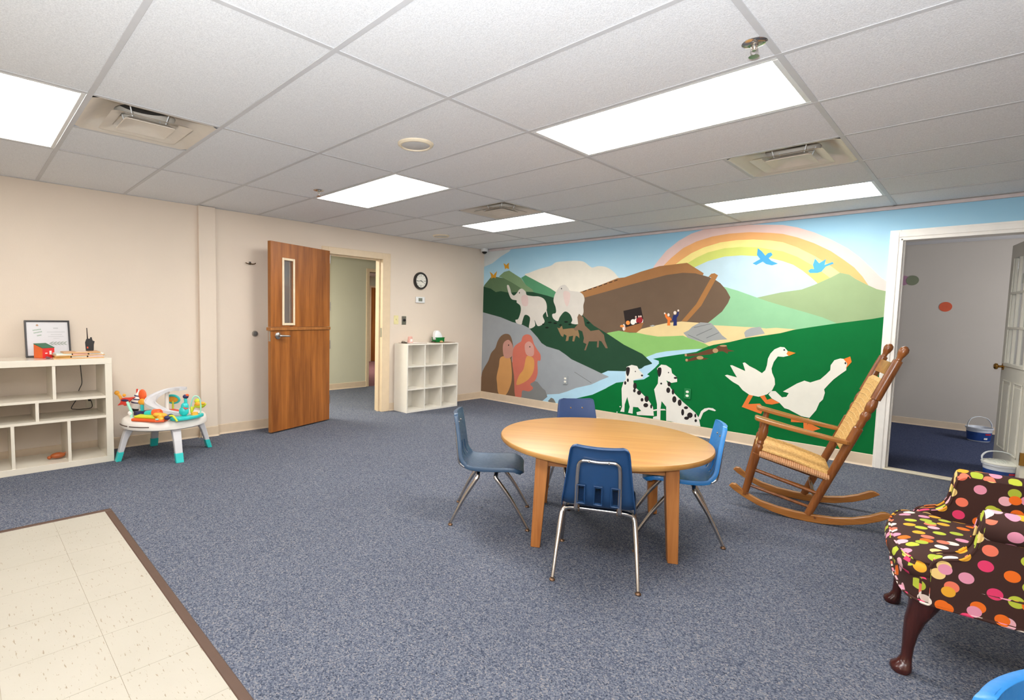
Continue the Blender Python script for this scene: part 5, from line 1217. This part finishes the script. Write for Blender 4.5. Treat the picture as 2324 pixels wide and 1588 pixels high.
 ('painted_head', (232, 216, 200), 0, [(3.0249, 1.3869), (3.0233, 1.3798), (3.0184, 1.3753), (3.012, 1.3752), (3.0067, 1.3796), (3.0043, 1.3868), (3.0059, 1.394), (3.0108, 1.3985), (3.0172, 1.3985), (3.0226, 1.3941)]),
 ('painted_head', (232, 216, 200), 0, [(2.8696, 1.3535), (2.8682, 1.3473), (2.8641, 1.3434), (2.8587, 1.3434), (2.8541, 1.3471), (2.8521, 1.3533), (2.8535, 1.3595), (2.8577, 1.3634), (2.8631, 1.3634), (2.8676, 1.3596)]),
 ('elephant', (206, 200, 190), 1, [(0.474, 1.7355), (0.5058, 1.7444), (0.5398, 1.6874), (0.5627, 1.626), (0.6145, 1.5911), (0.6753, 1.636), (0.7048, 1.6714), (0.7579, 1.6881), (0.8278, 1.6425), (0.8476, 1.5971), (0.9494, 1.5779), (1.0661, 1.5704), (1.1531, 1.5347), (1.1981, 1.4655), (1.2016, 1.3793), (1.1411, 1.3037), (1.177, 1.2234), (1.118, 1.1697), (1.0535, 1.1622), (0.9993, 1.2431), (1.0129, 1.1587), (0.9079, 1.1225), (0.92, 1.2712), (0.8285, 1.3115), (0.7862, 1.227), (0.7669, 1.1724), (0.6765, 1.1908), (0.656, 1.2365), (0.7053, 1.252), (0.7475, 1.3587), (0.7366, 1.4428), (0.6684, 1.4888), (0.6641, 1.5203), (0.5691, 1.5406), (0.5101, 1.6269)]),
 ('elephant_ear', (208, 184, 178), 1, [(0.7546, 1.5746), (0.8447, 1.5948), (0.8769, 1.5375), (0.8656, 1.4427), (0.7745, 1.4524)]),
 ('elephant_tail', (206, 200, 190), 0, [(1.1845, 1.385), (1.2014, 1.3851), (1.2304, 1.2911), (1.2136, 1.2909)]),
 ('elephant', (206, 200, 190), 1, [(1.35, 1.6286), (1.4076, 1.7002), (1.4864, 1.7203), (1.5434, 1.6745), (1.5747, 1.6407), (1.7095, 1.6215), (1.7737, 1.5825), (1.7976, 1.5176), (1.7824, 1.4421), (1.7867, 1.3426), (1.7275, 1.2679), (1.7152, 1.2021), (1.6101, 1.2083), (1.6236, 1.255), (1.5815, 1.3317), (1.5016, 1.3643), (1.4274, 1.294), (1.3935, 1.2337), (1.3171, 1.2696), (1.301, 1.3264), (1.3577, 1.3462), (1.3519, 1.4198), (1.3145, 1.4991), (1.3212, 1.567)]),
 ('elephant_ear', (212, 190, 182), 1, [(1.4704, 1.6318), (1.5694, 1.6133), (1.5679, 1.4975), (1.5316, 1.4312), (1.4848, 1.5092)]),
 ('animal_eye', (50, 44, 42), 0, [(0.7234, 1.629), (0.7219, 1.6227), (0.7174, 1.6189), (0.7117, 1.619), (0.7069, 1.623), (0.7049, 1.6294), (0.7064, 1.6357), (0.7109, 1.6396), (0.7166, 1.6394), (0.7214, 1.6354)]),
 ('animal_eye', (50, 44, 42), 0, [(1.4435, 1.6714), (1.4423, 1.6655), (1.4384, 1.662), (1.4335, 1.6621), (1.4293, 1.6658), (1.4275, 1.6718), (1.4288, 1.6777), (1.4327, 1.6812), (1.4376, 1.6811), (1.4418, 1.6773)]),
 ('hoof_print', (22, 30, 26), 0, [(1.2974, 1.2145), (1.2913, 1.2083), (1.2749, 1.2042), (1.2543, 1.2037), (1.2374, 1.2071), (1.2308, 1.213), (1.237, 1.2192), (1.2535, 1.2233), (1.2741, 1.2238), (1.2908, 1.2204)]),
 ('hoof_print', (22, 30, 26), 0, [(1.3839, 1.2051), (1.3785, 1.199), (1.3637, 1.195), (1.3452, 1.1945), (1.33, 1.1978), (1.324, 1.2037), (1.3295, 1.2099), (1.3444, 1.2139), (1.3629, 1.2144), (1.378, 1.211)]),
 ('hoof_print', (22, 30, 26), 0, [(1.5587, 1.226), (1.5529, 1.2193), (1.5374, 1.2149), (1.5179, 1.2145), (1.5019, 1.2182), (1.4956, 1.2246), (1.5014, 1.2313), (1.517, 1.2357), (1.5365, 1.2361), (1.5524, 1.2324)]),
 ('hoof_print', (22, 30, 26), 0, [(1.4615, 1.1823), (1.4577, 1.1762), (1.4471, 1.1723), (1.4339, 1.1719), (1.423, 1.1753), (1.4187, 1.1811), (1.4225, 1.1872), (1.4331, 1.1912), (1.4463, 1.1915), (1.4572, 1.1881)]),
 ('hoof_print', (22, 30, 26), 0, [(1.2491, 1.1411), (1.2435, 1.1341), (1.2283, 1.1295), (1.2093, 1.1289), (1.1936, 1.1326), (1.1874, 1.1392), (1.1931, 1.1462), (1.2084, 1.1508), (1.2274, 1.1514), (1.243, 1.1476)]),
 ('hoof_print', (22, 30, 26), 0, [(1.888, 1.2225), (1.8837, 1.2161), (1.8716, 1.2119), (1.8565, 1.2115), (1.8441, 1.2151), (1.8391, 1.2214), (1.8435, 1.2278), (1.8556, 1.232), (1.8707, 1.2323), (1.8831, 1.2287)]),
 ('hoof_print', (22, 30, 26), 0, [(1.6107, 1.194), (1.6065, 1.188), (1.595, 1.1841), (1.5806, 1.1837), (1.5687, 1.187), (1.564, 1.1928), (1.5682, 1.1987), (1.5798, 1.2027), (1.5942, 1.203), (1.606, 1.1997)]),
 ('hoof_print', (22, 30, 26), 0, [(1.1785, 1.1864), (1.1743, 1.1815), (1.1631, 1.1783), (1.1491, 1.1779), (1.1376, 1.1806), (1.1331, 1.1852), (1.1372, 1.1901), (1.1485, 1.1934), (1.1625, 1.1937), (1.174, 1.191)]),
 ('donkey', (140, 114, 82), 0, [(1.3903, 1.1487), (1.4206, 1.136), (1.4632, 1.1733), (1.4812, 1.1267), (1.6154, 1.1443), (1.7076, 1.1449), (1.7361, 1.0715), (1.7436, 1.0148), (1.7173, 1.0378), (1.6864, 1.0475), (1.6642, 0.9693), (1.6358, 0.9723), (1.6455, 1.0458), (1.5813, 1.032), (1.5733, 0.9759), (1.5316, 0.9672), (1.5442, 1.0416), (1.5011, 1.0623), (1.4896, 1.0214), (1.4556, 1.038), (1.4197, 1.0931)]),
 ('donkey', (122, 98, 78), 0, [(1.6481, 1.1337), (1.7151, 1.2037), (1.6987, 1.2909), (1.7219, 1.3371), (1.789, 1.2923), (1.8185, 1.1846), (1.9049, 1.1172), (2.024, 1.1373), (2.0972, 1.0766), (2.1145, 1.0037), (2.1594, 0.9094), (2.1306, 0.9077), (2.066, 0.9908), (2.0326, 0.9997), (2.0294, 0.9124), (2.0045, 0.911), (2.007, 0.9879), (1.8866, 0.9819), (1.8451, 0.8637), (1.8216, 0.8623), (1.8513, 0.9455), (1.8009, 0.9646), (1.8109, 1.0217), (1.7822, 1.1075), (1.7312, 1.1254), (1.681, 1.1128)]),
 ('butterfly', (206, 150, 48), 0, [(0.1222, 1.9604), (0.1779, 1.9288), (0.2025, 1.9027), (0.2219, 1.9268), (0.2742, 1.9643), (0.2533, 1.8942), (0.248, 1.8545), (0.2037, 1.8688), (0.1567, 1.853), (0.1479, 1.9113)]),
 ('butterfly', (206, 150, 48), 0, [(0.3938, 2.0727), (0.43, 2.0584), (0.4484, 2.0402), (0.4703, 2.0584), (0.5048, 2.0746), (0.4969, 2.0301), (0.5084, 1.9784), (0.4565, 1.9957), (0.4279, 1.9825), (0.4149, 2.0286)]),
 ('bluebird', (72, 152, 196), 0, [(3.7836, 2.0215), (3.8233, 1.985), (3.8555, 1.9412), (3.8764, 1.9645), (3.9054, 1.9706), (3.92, 1.9449), (3.8866, 1.9143), (3.9101, 1.888), (3.97, 1.8557), (3.92, 1.8422), (3.8677, 1.8576), (3.8364, 1.8844), (3.7779, 1.8527), (3.7448, 1.8715), (3.8124, 1.9109), (3.7798, 1.9549)]),
 ('bluebird', (80, 158, 202), 0, [(4.2277, 1.7719), (4.248, 1.7898), (4.2747, 1.7868), (4.2624, 1.8267), (4.2754, 1.8861), (4.3109, 1.8394), (4.3619, 1.875), (4.3548, 1.8214), (4.4134, 1.8448), (4.4251, 1.8288), (4.3648, 1.8054), (4.3351, 1.7604), (4.3032, 1.7495), (4.2436, 1.7514)]),
 ('ape', (118, 92, 70), 1, [(-0.003, 0.1), (0.0087, 0.3671), (0.0547, 0.4759), (0.1383, 0.5931), (0.1944, 0.7193), (0.2767, 0.801), (0.3185, 0.9045), (0.3789, 0.9828), (0.4595, 1.0236), (0.5487, 1.0147), (0.5992, 0.943), (0.627, 0.8338), (0.6153, 0.7223), (0.6054, 0.6476), (0.6411, 0.5393), (0.6682, 0.4061), (0.6801, 0.2592), (0.6919, 0.1122), (0.3436, 0.1)]),
 ('ape_chest', (204, 150, 94), 1, [(0.3902, 0.6692), (0.5609, 0.6814), (0.6027, 0.5484), (0.6177, 0.4011), (0.6, 0.275), (0.509, 0.1115), (0.3683, 0.1143), (0.3309, 0.2707), (0.3205, 0.3717), (0.3586, 0.5277)]),
 ('ape_face', (190, 140, 126), 1, [(0.44, 0.8856), (0.5273, 0.9396), (0.5931, 0.8935), (0.6311, 0.8095), (0.628, 0.7232), (0.5534, 0.6685), (0.464, 0.6745), (0.4293, 0.7723)]),
 ('ape', (200, 112, 94), 1, [(0.6311, 0.8095), (0.7035, 0.887), (0.7716, 0.9269), (0.7994, 1.0006), (0.8739, 1.0337), (0.9571, 1.0073), (1.0054, 0.903), (1.067, 0.8238), (1.1245, 0.757), (1.1249, 0.6749), (1.0764, 0.6594), (1.0859, 0.4947), (1.0435, 0.3837), (0.9615, 0.3246), (1.0155, 0.2732), (0.9432, 0.2166), (0.8219, 0.2142), (0.8026, 0.114), (0.6919, 0.1122), (0.6588, 0.4052), (0.6199, 0.5993)]),
 ('ape_chest', (212, 154, 88), 1, [(0.8817, 0.7164), (0.9986, 0.7009), (1.0234, 0.5959), (0.9928, 0.474), (0.8924, 0.3618), (0.7105, 0.2848), (0.752, 0.4266), (0.8327, 0.5315)]),
 ('ape_face', (202, 152, 140), 1, [(0.842, 0.8823), (0.9153, 0.934), (0.9914, 0.8844), (1.0125, 0.7968), (0.9973, 0.7341), (0.9235, 0.7242), (0.8618, 0.7632)]),
 ('animal_eye', (48, 40, 40), 0, [(0.5495, 0.8603), (0.5476, 0.8536), (0.5422, 0.8493), (0.5352, 0.8489), (0.5295, 0.8526), (0.5271, 0.8591), (0.529, 0.8657), (0.5345, 0.8701), (0.5414, 0.8705), (0.5472, 0.8667)]),
 ('animal_eye', (48, 40, 40), 0, [(0.9436, 0.858), (0.9418, 0.8523), (0.9368, 0.8485), (0.9303, 0.8482), (0.925, 0.8513), (0.9228, 0.8568), (0.9246, 0.8625), (0.9296, 0.8663), (0.9361, 0.8666), (0.9414, 0.8635)]),
 ('dog', (226, 222, 212), 0, [(2.4225, 0.6965), (2.486, 0.7263), (2.5557, 0.7179), (2.5875, 0.6704), (2.6388, 0.625), (2.6337, 0.5795), (2.5528, 0.5582), (2.5164, 0.5402), (2.5272, 0.4722), (2.6127, 0.4114), (2.7098, 0.3334), (2.775, 0.2527), (2.7922, 0.149), (2.5843, 0.1269), (2.5753, 0.1582), (2.6342, 0.1842), (2.5924, 0.2216), (2.5287, 0.2176), (2.5274, 0.1336), (2.4688, 0.137), (2.4859, 0.2115), (2.4476, 0.3297), (2.4194, 0.2331), (2.4184, 0.1377), (2.3642, 0.1358), (2.3857, 0.1973), (2.3684, 0.4233), (2.3909, 0.5085), (2.4178, 0.5422), (2.4118, 0.6238)]),
 ('dog_tail', (226, 222, 212), 0, [(2.7767, 0.2182), (2.8361, 0.2368), (2.9145, 0.2482), (2.9348, 0.2345), (2.8369, 0.2201), (2.7825, 0.2022)]),
 ('dog', (226, 222, 212), 0, [(2.8025, 0.7093), (2.8496, 0.7601), (2.9084, 0.7572), (2.968, 0.7238), (2.9802, 0.6722), (3.0393, 0.6301), (3.0438, 0.5781), (2.9811, 0.5599), (2.9172, 0.5821), (2.9405, 0.543), (3.0205, 0.4415), (3.1187, 0.3587), (3.2611, 0.2564), (3.2995, 0.2063), (3.324, 0.1124), (3.0756, 0.1056), (2.9892, 0.1165), (2.9409, 0.1135), (2.9327, 0.2752), (2.8758, 0.3356), (2.8674, 0.2462), (2.8721, 0.1122), (2.7819, 0.1126), (2.7859, 0.1351), (2.8303, 0.152), (2.8235, 0.2892), (2.7798, 0.4612), (2.8212, 0.5348), (2.8223, 0.6329)]),
 ('dog_tail', (226, 222, 212), 0, [(3.2951, 0.2056), (3.3221, 0.2842), (3.3556, 0.3169), (3.3983, 0.3323), (3.4414, 0.333), (3.4748, 0.3141), (3.4643, 0.3035), (3.3994, 0.3122), (3.3449, 0.2691), (3.3166, 0.1857)]),
 ('dog_ear', (44, 38, 38), 1, [(2.4239, 0.6904), (2.4631, 0.6877), (2.4616, 0.6284), (2.4421, 0.5836), (2.4183, 0.6244)]),
 ('dog_ear', (44, 38, 38), 1, [(2.8123, 0.7141), (2.8515, 0.7214), (2.8548, 0.6555), (2.8322, 0.6123), (2.8109, 0.6611)]),
 ('dog_spot', (44, 38, 38), 0, [(2.4286, 0.4992), (2.4264, 0.4856), (2.4191, 0.4766), (2.4097, 0.4756), (2.4017, 0.4829), (2.3981, 0.4959), (2.4004, 0.5094), (2.4077, 0.5184), (2.4171, 0.5194), (2.4251, 0.5121)]),
 ('dog_spot', (44, 38, 38), 0, [(2.5642, 0.4764), (2.5609, 0.4522), (2.55, 0.4362), (2.5356, 0.4346), (2.5232, 0.4479), (2.5176, 0.4712), (2.5209, 0.4955), (2.5319, 0.5114), (2.5463, 0.513), (2.5586, 0.4996)]),
 ('dog_spot', (44, 38, 38), 0, [(2.5532, 0.4194), (2.5506, 0.406), (2.5425, 0.3969), (2.532, 0.3956), (2.5231, 0.4027), (2.5192, 0.4154), (2.5218, 0.4288), (2.5299, 0.4379), (2.5404, 0.4391), (2.5493, 0.4321)]),
 ('dog_spot', (44, 38, 38), 0, [(2.6246, 0.4028), (2.6202, 0.3857), (2.6072, 0.3738), (2.5904, 0.3717), (2.5762, 0.3802), (2.5702, 0.3961), (2.5746, 0.4133), (2.5878, 0.4252), (2.6046, 0.4272), (2.6186, 0.4186)]),
 ('dog_spot', (44, 38, 38), 0, [(2.7208, 0.3398), (2.7168, 0.317), (2.7043, 0.3015), (2.6878, 0.2993), (2.6738, 0.3112), (2.6676, 0.3328), (2.6716, 0.3557), (2.6843, 0.3712), (2.7007, 0.3733), (2.7147, 0.3613)]),
 ('dog_spot', (44, 38, 38), 0, [(2.6567, 0.3214), (2.6538, 0.308), (2.6449, 0.2987), (2.6333, 0.2972), (2.6236, 0.3039), (2.6194, 0.3164), (2.6223, 0.3299), (2.6313, 0.3391), (2.6428, 0.3406), (2.6525, 0.3338)]),
 ('dog_spot', (44, 38, 38), 0, [(2.7184, 0.2646), (2.7133, 0.2486), (2.6984, 0.2371), (2.6794, 0.2343), (2.6635, 0.2416), (2.6568, 0.256), (2.662, 0.2721), (2.677, 0.2836), (2.696, 0.2863), (2.7118, 0.279)]),
 ('dog_spot', (44, 38, 38), 0, [(2.7667, 0.2565), (2.7651, 0.2411), (2.7595, 0.2309), (2.752, 0.2298), (2.7455, 0.2383), (2.7424, 0.2531), (2.744, 0.2685), (2.7496, 0.2787), (2.7571, 0.2797), (2.7636, 0.2712)]),
 ('dog_spot', (44, 38, 38), 0, [(2.8724, 0.5404), (2.8705, 0.5333), (2.8648, 0.5284), (2.8575, 0.5276), (2.8514, 0.5312), (2.8488, 0.5378), (2.8507, 0.5449), (2.8564, 0.5498), (2.8637, 0.5506), (2.8698, 0.547)]),
 ('dog_spot', (44, 38, 38), 0, [(2.9722, 0.5464), (2.9694, 0.5291), (2.9603, 0.5176), (2.9485, 0.5163), (2.9383, 0.5257), (2.9338, 0.5422), (2.9366, 0.5596), (2.9457, 0.5711), (2.9576, 0.5723), (2.9677, 0.5629)]),
 ('dog_spot', (44, 38, 38), 0, [(2.9701, 0.4739), (2.9667, 0.4542), (2.9558, 0.4409), (2.9415, 0.4392), (2.9293, 0.4497), (2.9239, 0.4684), (2.9274, 0.4882), (2.9384, 0.5015), (2.9526, 0.5031), (2.9647, 0.4926)]),
 ('dog_spot', (44, 38, 38), 0, [(3.0176, 0.4603), (3.0157, 0.4409), (3.0088, 0.4282), (2.9994, 0.427), (2.9912, 0.4379), (2.9873, 0.4567), (2.9892, 0.4762), (2.9962, 0.4889), (3.0056, 0.49), (3.0138, 0.4791)]),
 ('dog_spot', (44, 38, 38), 0, [(3.0465, 0.3777), (3.043, 0.3547), (3.0315, 0.3392), (3.0163, 0.3371), (3.0032, 0.3493), (2.9974, 0.3712), (3.001, 0.3943), (3.0126, 0.4098), (3.0278, 0.4117), (3.0407, 0.3995)]),
 ('dog_spot', (44, 38, 38), 0, [(3.1063, 0.3475), (3.1032, 0.3247), (3.0928, 0.3094), (3.0789, 0.3074), (3.067, 0.3196), (3.0616, 0.3414), (3.0647, 0.3643), (3.0752, 0.3796), (3.0891, 0.3814), (3.1009, 0.3691)]),
 ('dog_spot', (44, 38, 38), 0, [(3.1396, 0.2429), (3.1376, 0.2202), (3.13, 0.2052), (3.1197, 0.2036), (3.1107, 0.2161), (3.1063, 0.2379), (3.1084, 0.2606), (3.116, 0.2756), (3.1263, 0.2771), (3.1353, 0.2646)]),
 ('dog_spot', (44, 38, 38), 0, [(3.1808, 0.301), (3.1768, 0.2905), (3.1652, 0.2826), (3.1505, 0.2805), (3.1383, 0.2849), (3.1332, 0.2942), (3.1373, 0.3048), (3.1489, 0.3127), (3.1636, 0.3148), (3.1757, 0.3103)]),
 ('dog_spot', (44, 38, 38), 0, [(3.2349, 0.2243), (3.23, 0.2047), (3.2153, 0.1908), (3.1963, 0.1878), (3.1802, 0.1969), (3.1733, 0.2148), (3.1783, 0.2345), (3.1931, 0.2484), (3.2121, 0.2512), (3.228, 0.242)]),
 ('dog_spot', (44, 38, 38), 0, [(3.1969, 0.1854), (3.1922, 0.1735), (3.1789, 0.1645), (3.162, 0.1618), (3.1479, 0.1664), (3.1421, 0.1767), (3.1468, 0.1886), (3.1602, 0.1976), (3.1771, 0.2002), (3.1911, 0.1956)]),
 ('dog_spot', (44, 38, 38), 0, [(3.2844, 0.1712), (3.2822, 0.1609), (3.2754, 0.1537), (3.2666, 0.1522), (3.2592, 0.1572), (3.2559, 0.1666), (3.2581, 0.1768), (3.265, 0.1841), (3.2738, 0.1855), (3.2812, 0.1806)]),
 ('dog_spot', (44, 38, 38), 0, [(3.2735, 0.2256), (3.2722, 0.2122), (3.2672, 0.2032), (3.2606, 0.2022), (3.2549, 0.2095), (3.2521, 0.2223), (3.2535, 0.2357), (3.2584, 0.2446), (3.265, 0.2456), (3.2708, 0.2383)]),
 ('dog_spot', (44, 38, 38), 0, [(2.4595, 0.5363), (2.4577, 0.5229), (2.4516, 0.514), (2.4436, 0.5132), (2.4367, 0.5206), (2.4336, 0.5336), (2.4354, 0.547), (2.4415, 0.5558), (2.4495, 0.5567), (2.4564, 0.5492)]),
 ('dog_nose', (44, 38, 38), 0, [(2.6373, 0.6119), (2.6351, 0.6046), (2.6286, 0.5996), (2.6203, 0.5988), (2.6133, 0.6025), (2.6104, 0.6093), (2.6126, 0.6165), (2.6192, 0.6216), (2.6275, 0.6224), (2.6344, 0.6187)]),
 ('dog_nose', (44, 38, 38), 0, [(3.0434, 0.6239), (3.0398, 0.6162), (3.0297, 0.6107), (3.0169, 0.6094), (3.0063, 0.6128), (3.0019, 0.6197), (3.0055, 0.6274), (3.0157, 0.6329), (3.0285, 0.6342), (3.0391, 0.6307)]),
 ('animal_eye', (44, 38, 38), 0, [(2.5441, 0.6513), (2.5431, 0.6465), (2.5401, 0.6433), (2.5361, 0.6429), (2.5328, 0.6455), (2.5314, 0.6501), (2.5324, 0.655), (2.5354, 0.6582), (2.5393, 0.6586), (2.5426, 0.6559)]),
 ('animal_eye', (44, 38, 38), 0, [(2.9464, 0.6757), (2.9454, 0.6706), (2.9422, 0.6671), (2.938, 0.6667), (2.9345, 0.6695), (2.9329, 0.6745), (2.934, 0.6797), (2.9372, 0.6831), (2.9413, 0.6835), (2.9448, 0.6807)]),
 ('goose_leg', (226, 120, 58), 0, [(3.7862, 0.5316), (3.8254, 0.5234), (3.7843, 0.4251), (3.8909, 0.4459), (3.927, 0.4081), (3.9082, 0.3411), (3.7257, 0.388)]),
 ('goose_leg', (226, 120, 58), 0, [(3.8811, 0.5262), (3.9288, 0.5364), (3.9537, 0.4928), (3.9883, 0.5101), (4.0646, 0.4765), (3.999, 0.4506), (3.9456, 0.4517)]),
 ('goose_leg', (226, 120, 58), 0, [(4.1701, 0.352), (4.3177, 0.359), (4.3048, 0.2918), (4.3167, 0.3182), (4.4136, 0.2781), (4.3483, 0.2377), (4.2798, 0.2533), (4.275, 0.313), (4.1716, 0.3025)]),
 ('goose', (226, 222, 208), 0, [(3.5439, 0.7012), (3.5657, 0.7104), (3.6627, 0.6917), (3.6274, 0.7464), (3.5897, 0.812), (3.6091, 0.8154), (3.738, 0.7653), (3.7098, 0.8481), (3.7292, 0.854), (3.7741, 0.8204), (3.8295, 0.7951), (3.8923, 0.7581), (3.9205, 0.7904), (3.9325, 0.8422), (3.9376, 0.9101), (3.9568, 0.9619), (3.9895, 1.0058), (4.0386, 1.0336), (4.0745, 1.0316), (4.1049, 0.9964), (4.0981, 0.9672), (4.1124, 0.9509), (4.0728, 0.9366), (4.0225, 0.9372), (3.9908, 0.8806), (3.9749, 0.8121), (3.9824, 0.7708), (4.0075, 0.7145), (4.0145, 0.6565), (3.9923, 0.5951), (3.9491, 0.5475), (3.8757, 0.5143), (3.7905, 0.5234), (3.7255, 0.5634), (3.6831, 0.6112), (3.6251, 0.6401), (3.5913, 0.6632)]),
 ('goose_beak', (232, 132, 48), 0, [(4.0944, 0.9694), (4.1098, 0.9967), (4.1722, 0.9819), (4.1146, 0.9494)]),
 ('goose', (226, 222, 208), 0, [(3.9624, 0.5491), (3.984, 0.5856), (4.0219, 0.5902), (4.0815, 0.5348), (4.1181, 0.5436), (4.1371, 0.5833), (4.0874, 0.5938), (4.1997, 0.6851), (4.2594, 0.7199), (4.3074, 0.7073), (4.3847, 0.745), (4.4272, 0.7967), (4.4568, 0.8387), (4.4572, 0.8858), (4.4829, 0.9347), (4.5258, 0.9549), (4.5583, 0.9519), (4.5792, 0.9113), (4.5768, 0.8495), (4.5346, 0.807), (4.4873, 0.7556), (4.452, 0.7047), (4.4195, 0.6536), (4.4284, 0.623), (4.4167, 0.558), (4.3913, 0.5227), (4.3693, 0.4476), (4.3207, 0.3659), (4.2523, 0.3731), (4.1449, 0.4228), (4.109, 0.4301), (4.0631, 0.478), (3.9956, 0.5111)]),
 ('goose_beak', (232, 124, 50), 0, [(4.5497, 0.9497), (4.5985, 0.9778), (4.6118, 0.9292), (4.5716, 0.8645), (4.583, 0.91)]),
 ('animal_eye', (40, 36, 34), 0, [(4.0824, 1.0057), (4.0812, 1.0003), (4.0775, 0.9968), (4.0727, 0.9965), (4.0686, 0.9995), (4.0668, 1.0047), (4.068, 1.0101), (4.0717, 1.0136), (4.0765, 1.0139), (4.0806, 1.0109)]),
 ('animal_eye', (40, 36, 34), 0, [(4.5729, 0.9146), (4.5721, 0.9082), (4.5692, 0.9041), (4.5654, 0.9037), (4.5621, 0.9074), (4.5606, 0.9136), (4.5614, 0.92), (4.5642, 0.9241), (4.568, 0.9244), (4.5713, 0.9208)]),
 ('chipped_paint', (220, 220, 214), 0, [(3.5854, 0.1795), (3.5841, 0.1724), (3.5798, 0.1674), (3.5742, 0.1664), (3.5694, 0.1699), (3.5673, 0.1764), (3.5687, 0.1836), (3.573, 0.1885), (3.5786, 0.1895), (3.5833, 0.186)]),
 ('chipped_paint', (220, 220, 214), 0, [(2.3712, 0.1983), (2.3695, 0.1938), (2.3647, 0.1905), (2.3585, 0.1896), (2.3534, 0.1915), (2.3513, 0.1955), (2.353, 0.2001), (2.3579, 0.2034), (2.364, 0.2043), (2.3691, 0.2023)]),
 ('chipped_paint', (220, 220, 214), 0, [(2.3312, 0.1236), (2.3297, 0.1191), (2.3253, 0.1157), (2.3198, 0.1149), (2.3152, 0.1169), (2.3133, 0.1209), (2.3148, 0.1255), (2.3191, 0.1288), (2.3247, 0.1296), (2.3293, 0.1276)]),
]
def skypaint():
    mt, nt, bs = new_mat('mural_sky')
    g = nt.nodes.new('ShaderNodeNewGeometry'); sp = nt.nodes.new('ShaderNodeSeparateXYZ'); nt.links.new(g.outputs['Position'], sp.inputs[0])
    mr = nt.nodes.new('ShaderNodeMapRange'); mr.inputs['From Min'].default_value = 1.45; mr.inputs['From Max'].default_value = 2.3
    n = noise(nt, world_coords(nt), 2.2, 3.0); a = nt.nodes.new('ShaderNodeMath'); a.operation = 'MULTIPLY_ADD'; a.inputs[1].default_value = .25
    nt.links.new(n.outputs['Fac'], a.inputs[0]); nt.links.new(sp.outputs['Z'], a.inputs[2]); nt.links.new(a.outputs[0], mr.inputs['Value'])
    nt.links.new(ramp(nt, mr.outputs['Result'], [(.1, rgb(208, 226, 232)), (.55, rgb(178, 213, 228)), (1.0, rgb(152, 198, 222))]), bs.inputs['Base Color'])
    bs.inputs['Roughness'].default_value = .6; bs.inputs['Specular IOR Level'].default_value = .3
    return mt
MU = thing('wall_mural', 'painted ark mural with rainbow, hills and animals covering the far wall', 'mural', (0, YM, 0))
def sheet(name, pts, mat, k):
    d = -.0006 - .00003 * k
    me = bpy.data.meshes.new(name); me.from_pydata([(x, d, z) for x, z in pts], [], [tuple(range(len(pts)))]); me.update()
    return link(name, me, mat, MU)
sheet('sky', [(.001, .1), (4.85, .1), (4.85, 2.06), (XR, 2.06), (XR, 2.285), (.001, 2.285)], skypaint(), 0)
for k, (nm, c, sm, pts) in enumerate(MURAL):
    pts = [(min(max(x, .001), 4.85), min(z, 2.285)) for x, z in pts]
    if sm: pts = spline(pts, 4, True)
    sheet(nm, pts, plain('mural_%d_%d_%d' % c, rgb(*c), .6, var=.035, vscale=6, bmp=.15, bscale=160, spec=.12), k + 1)
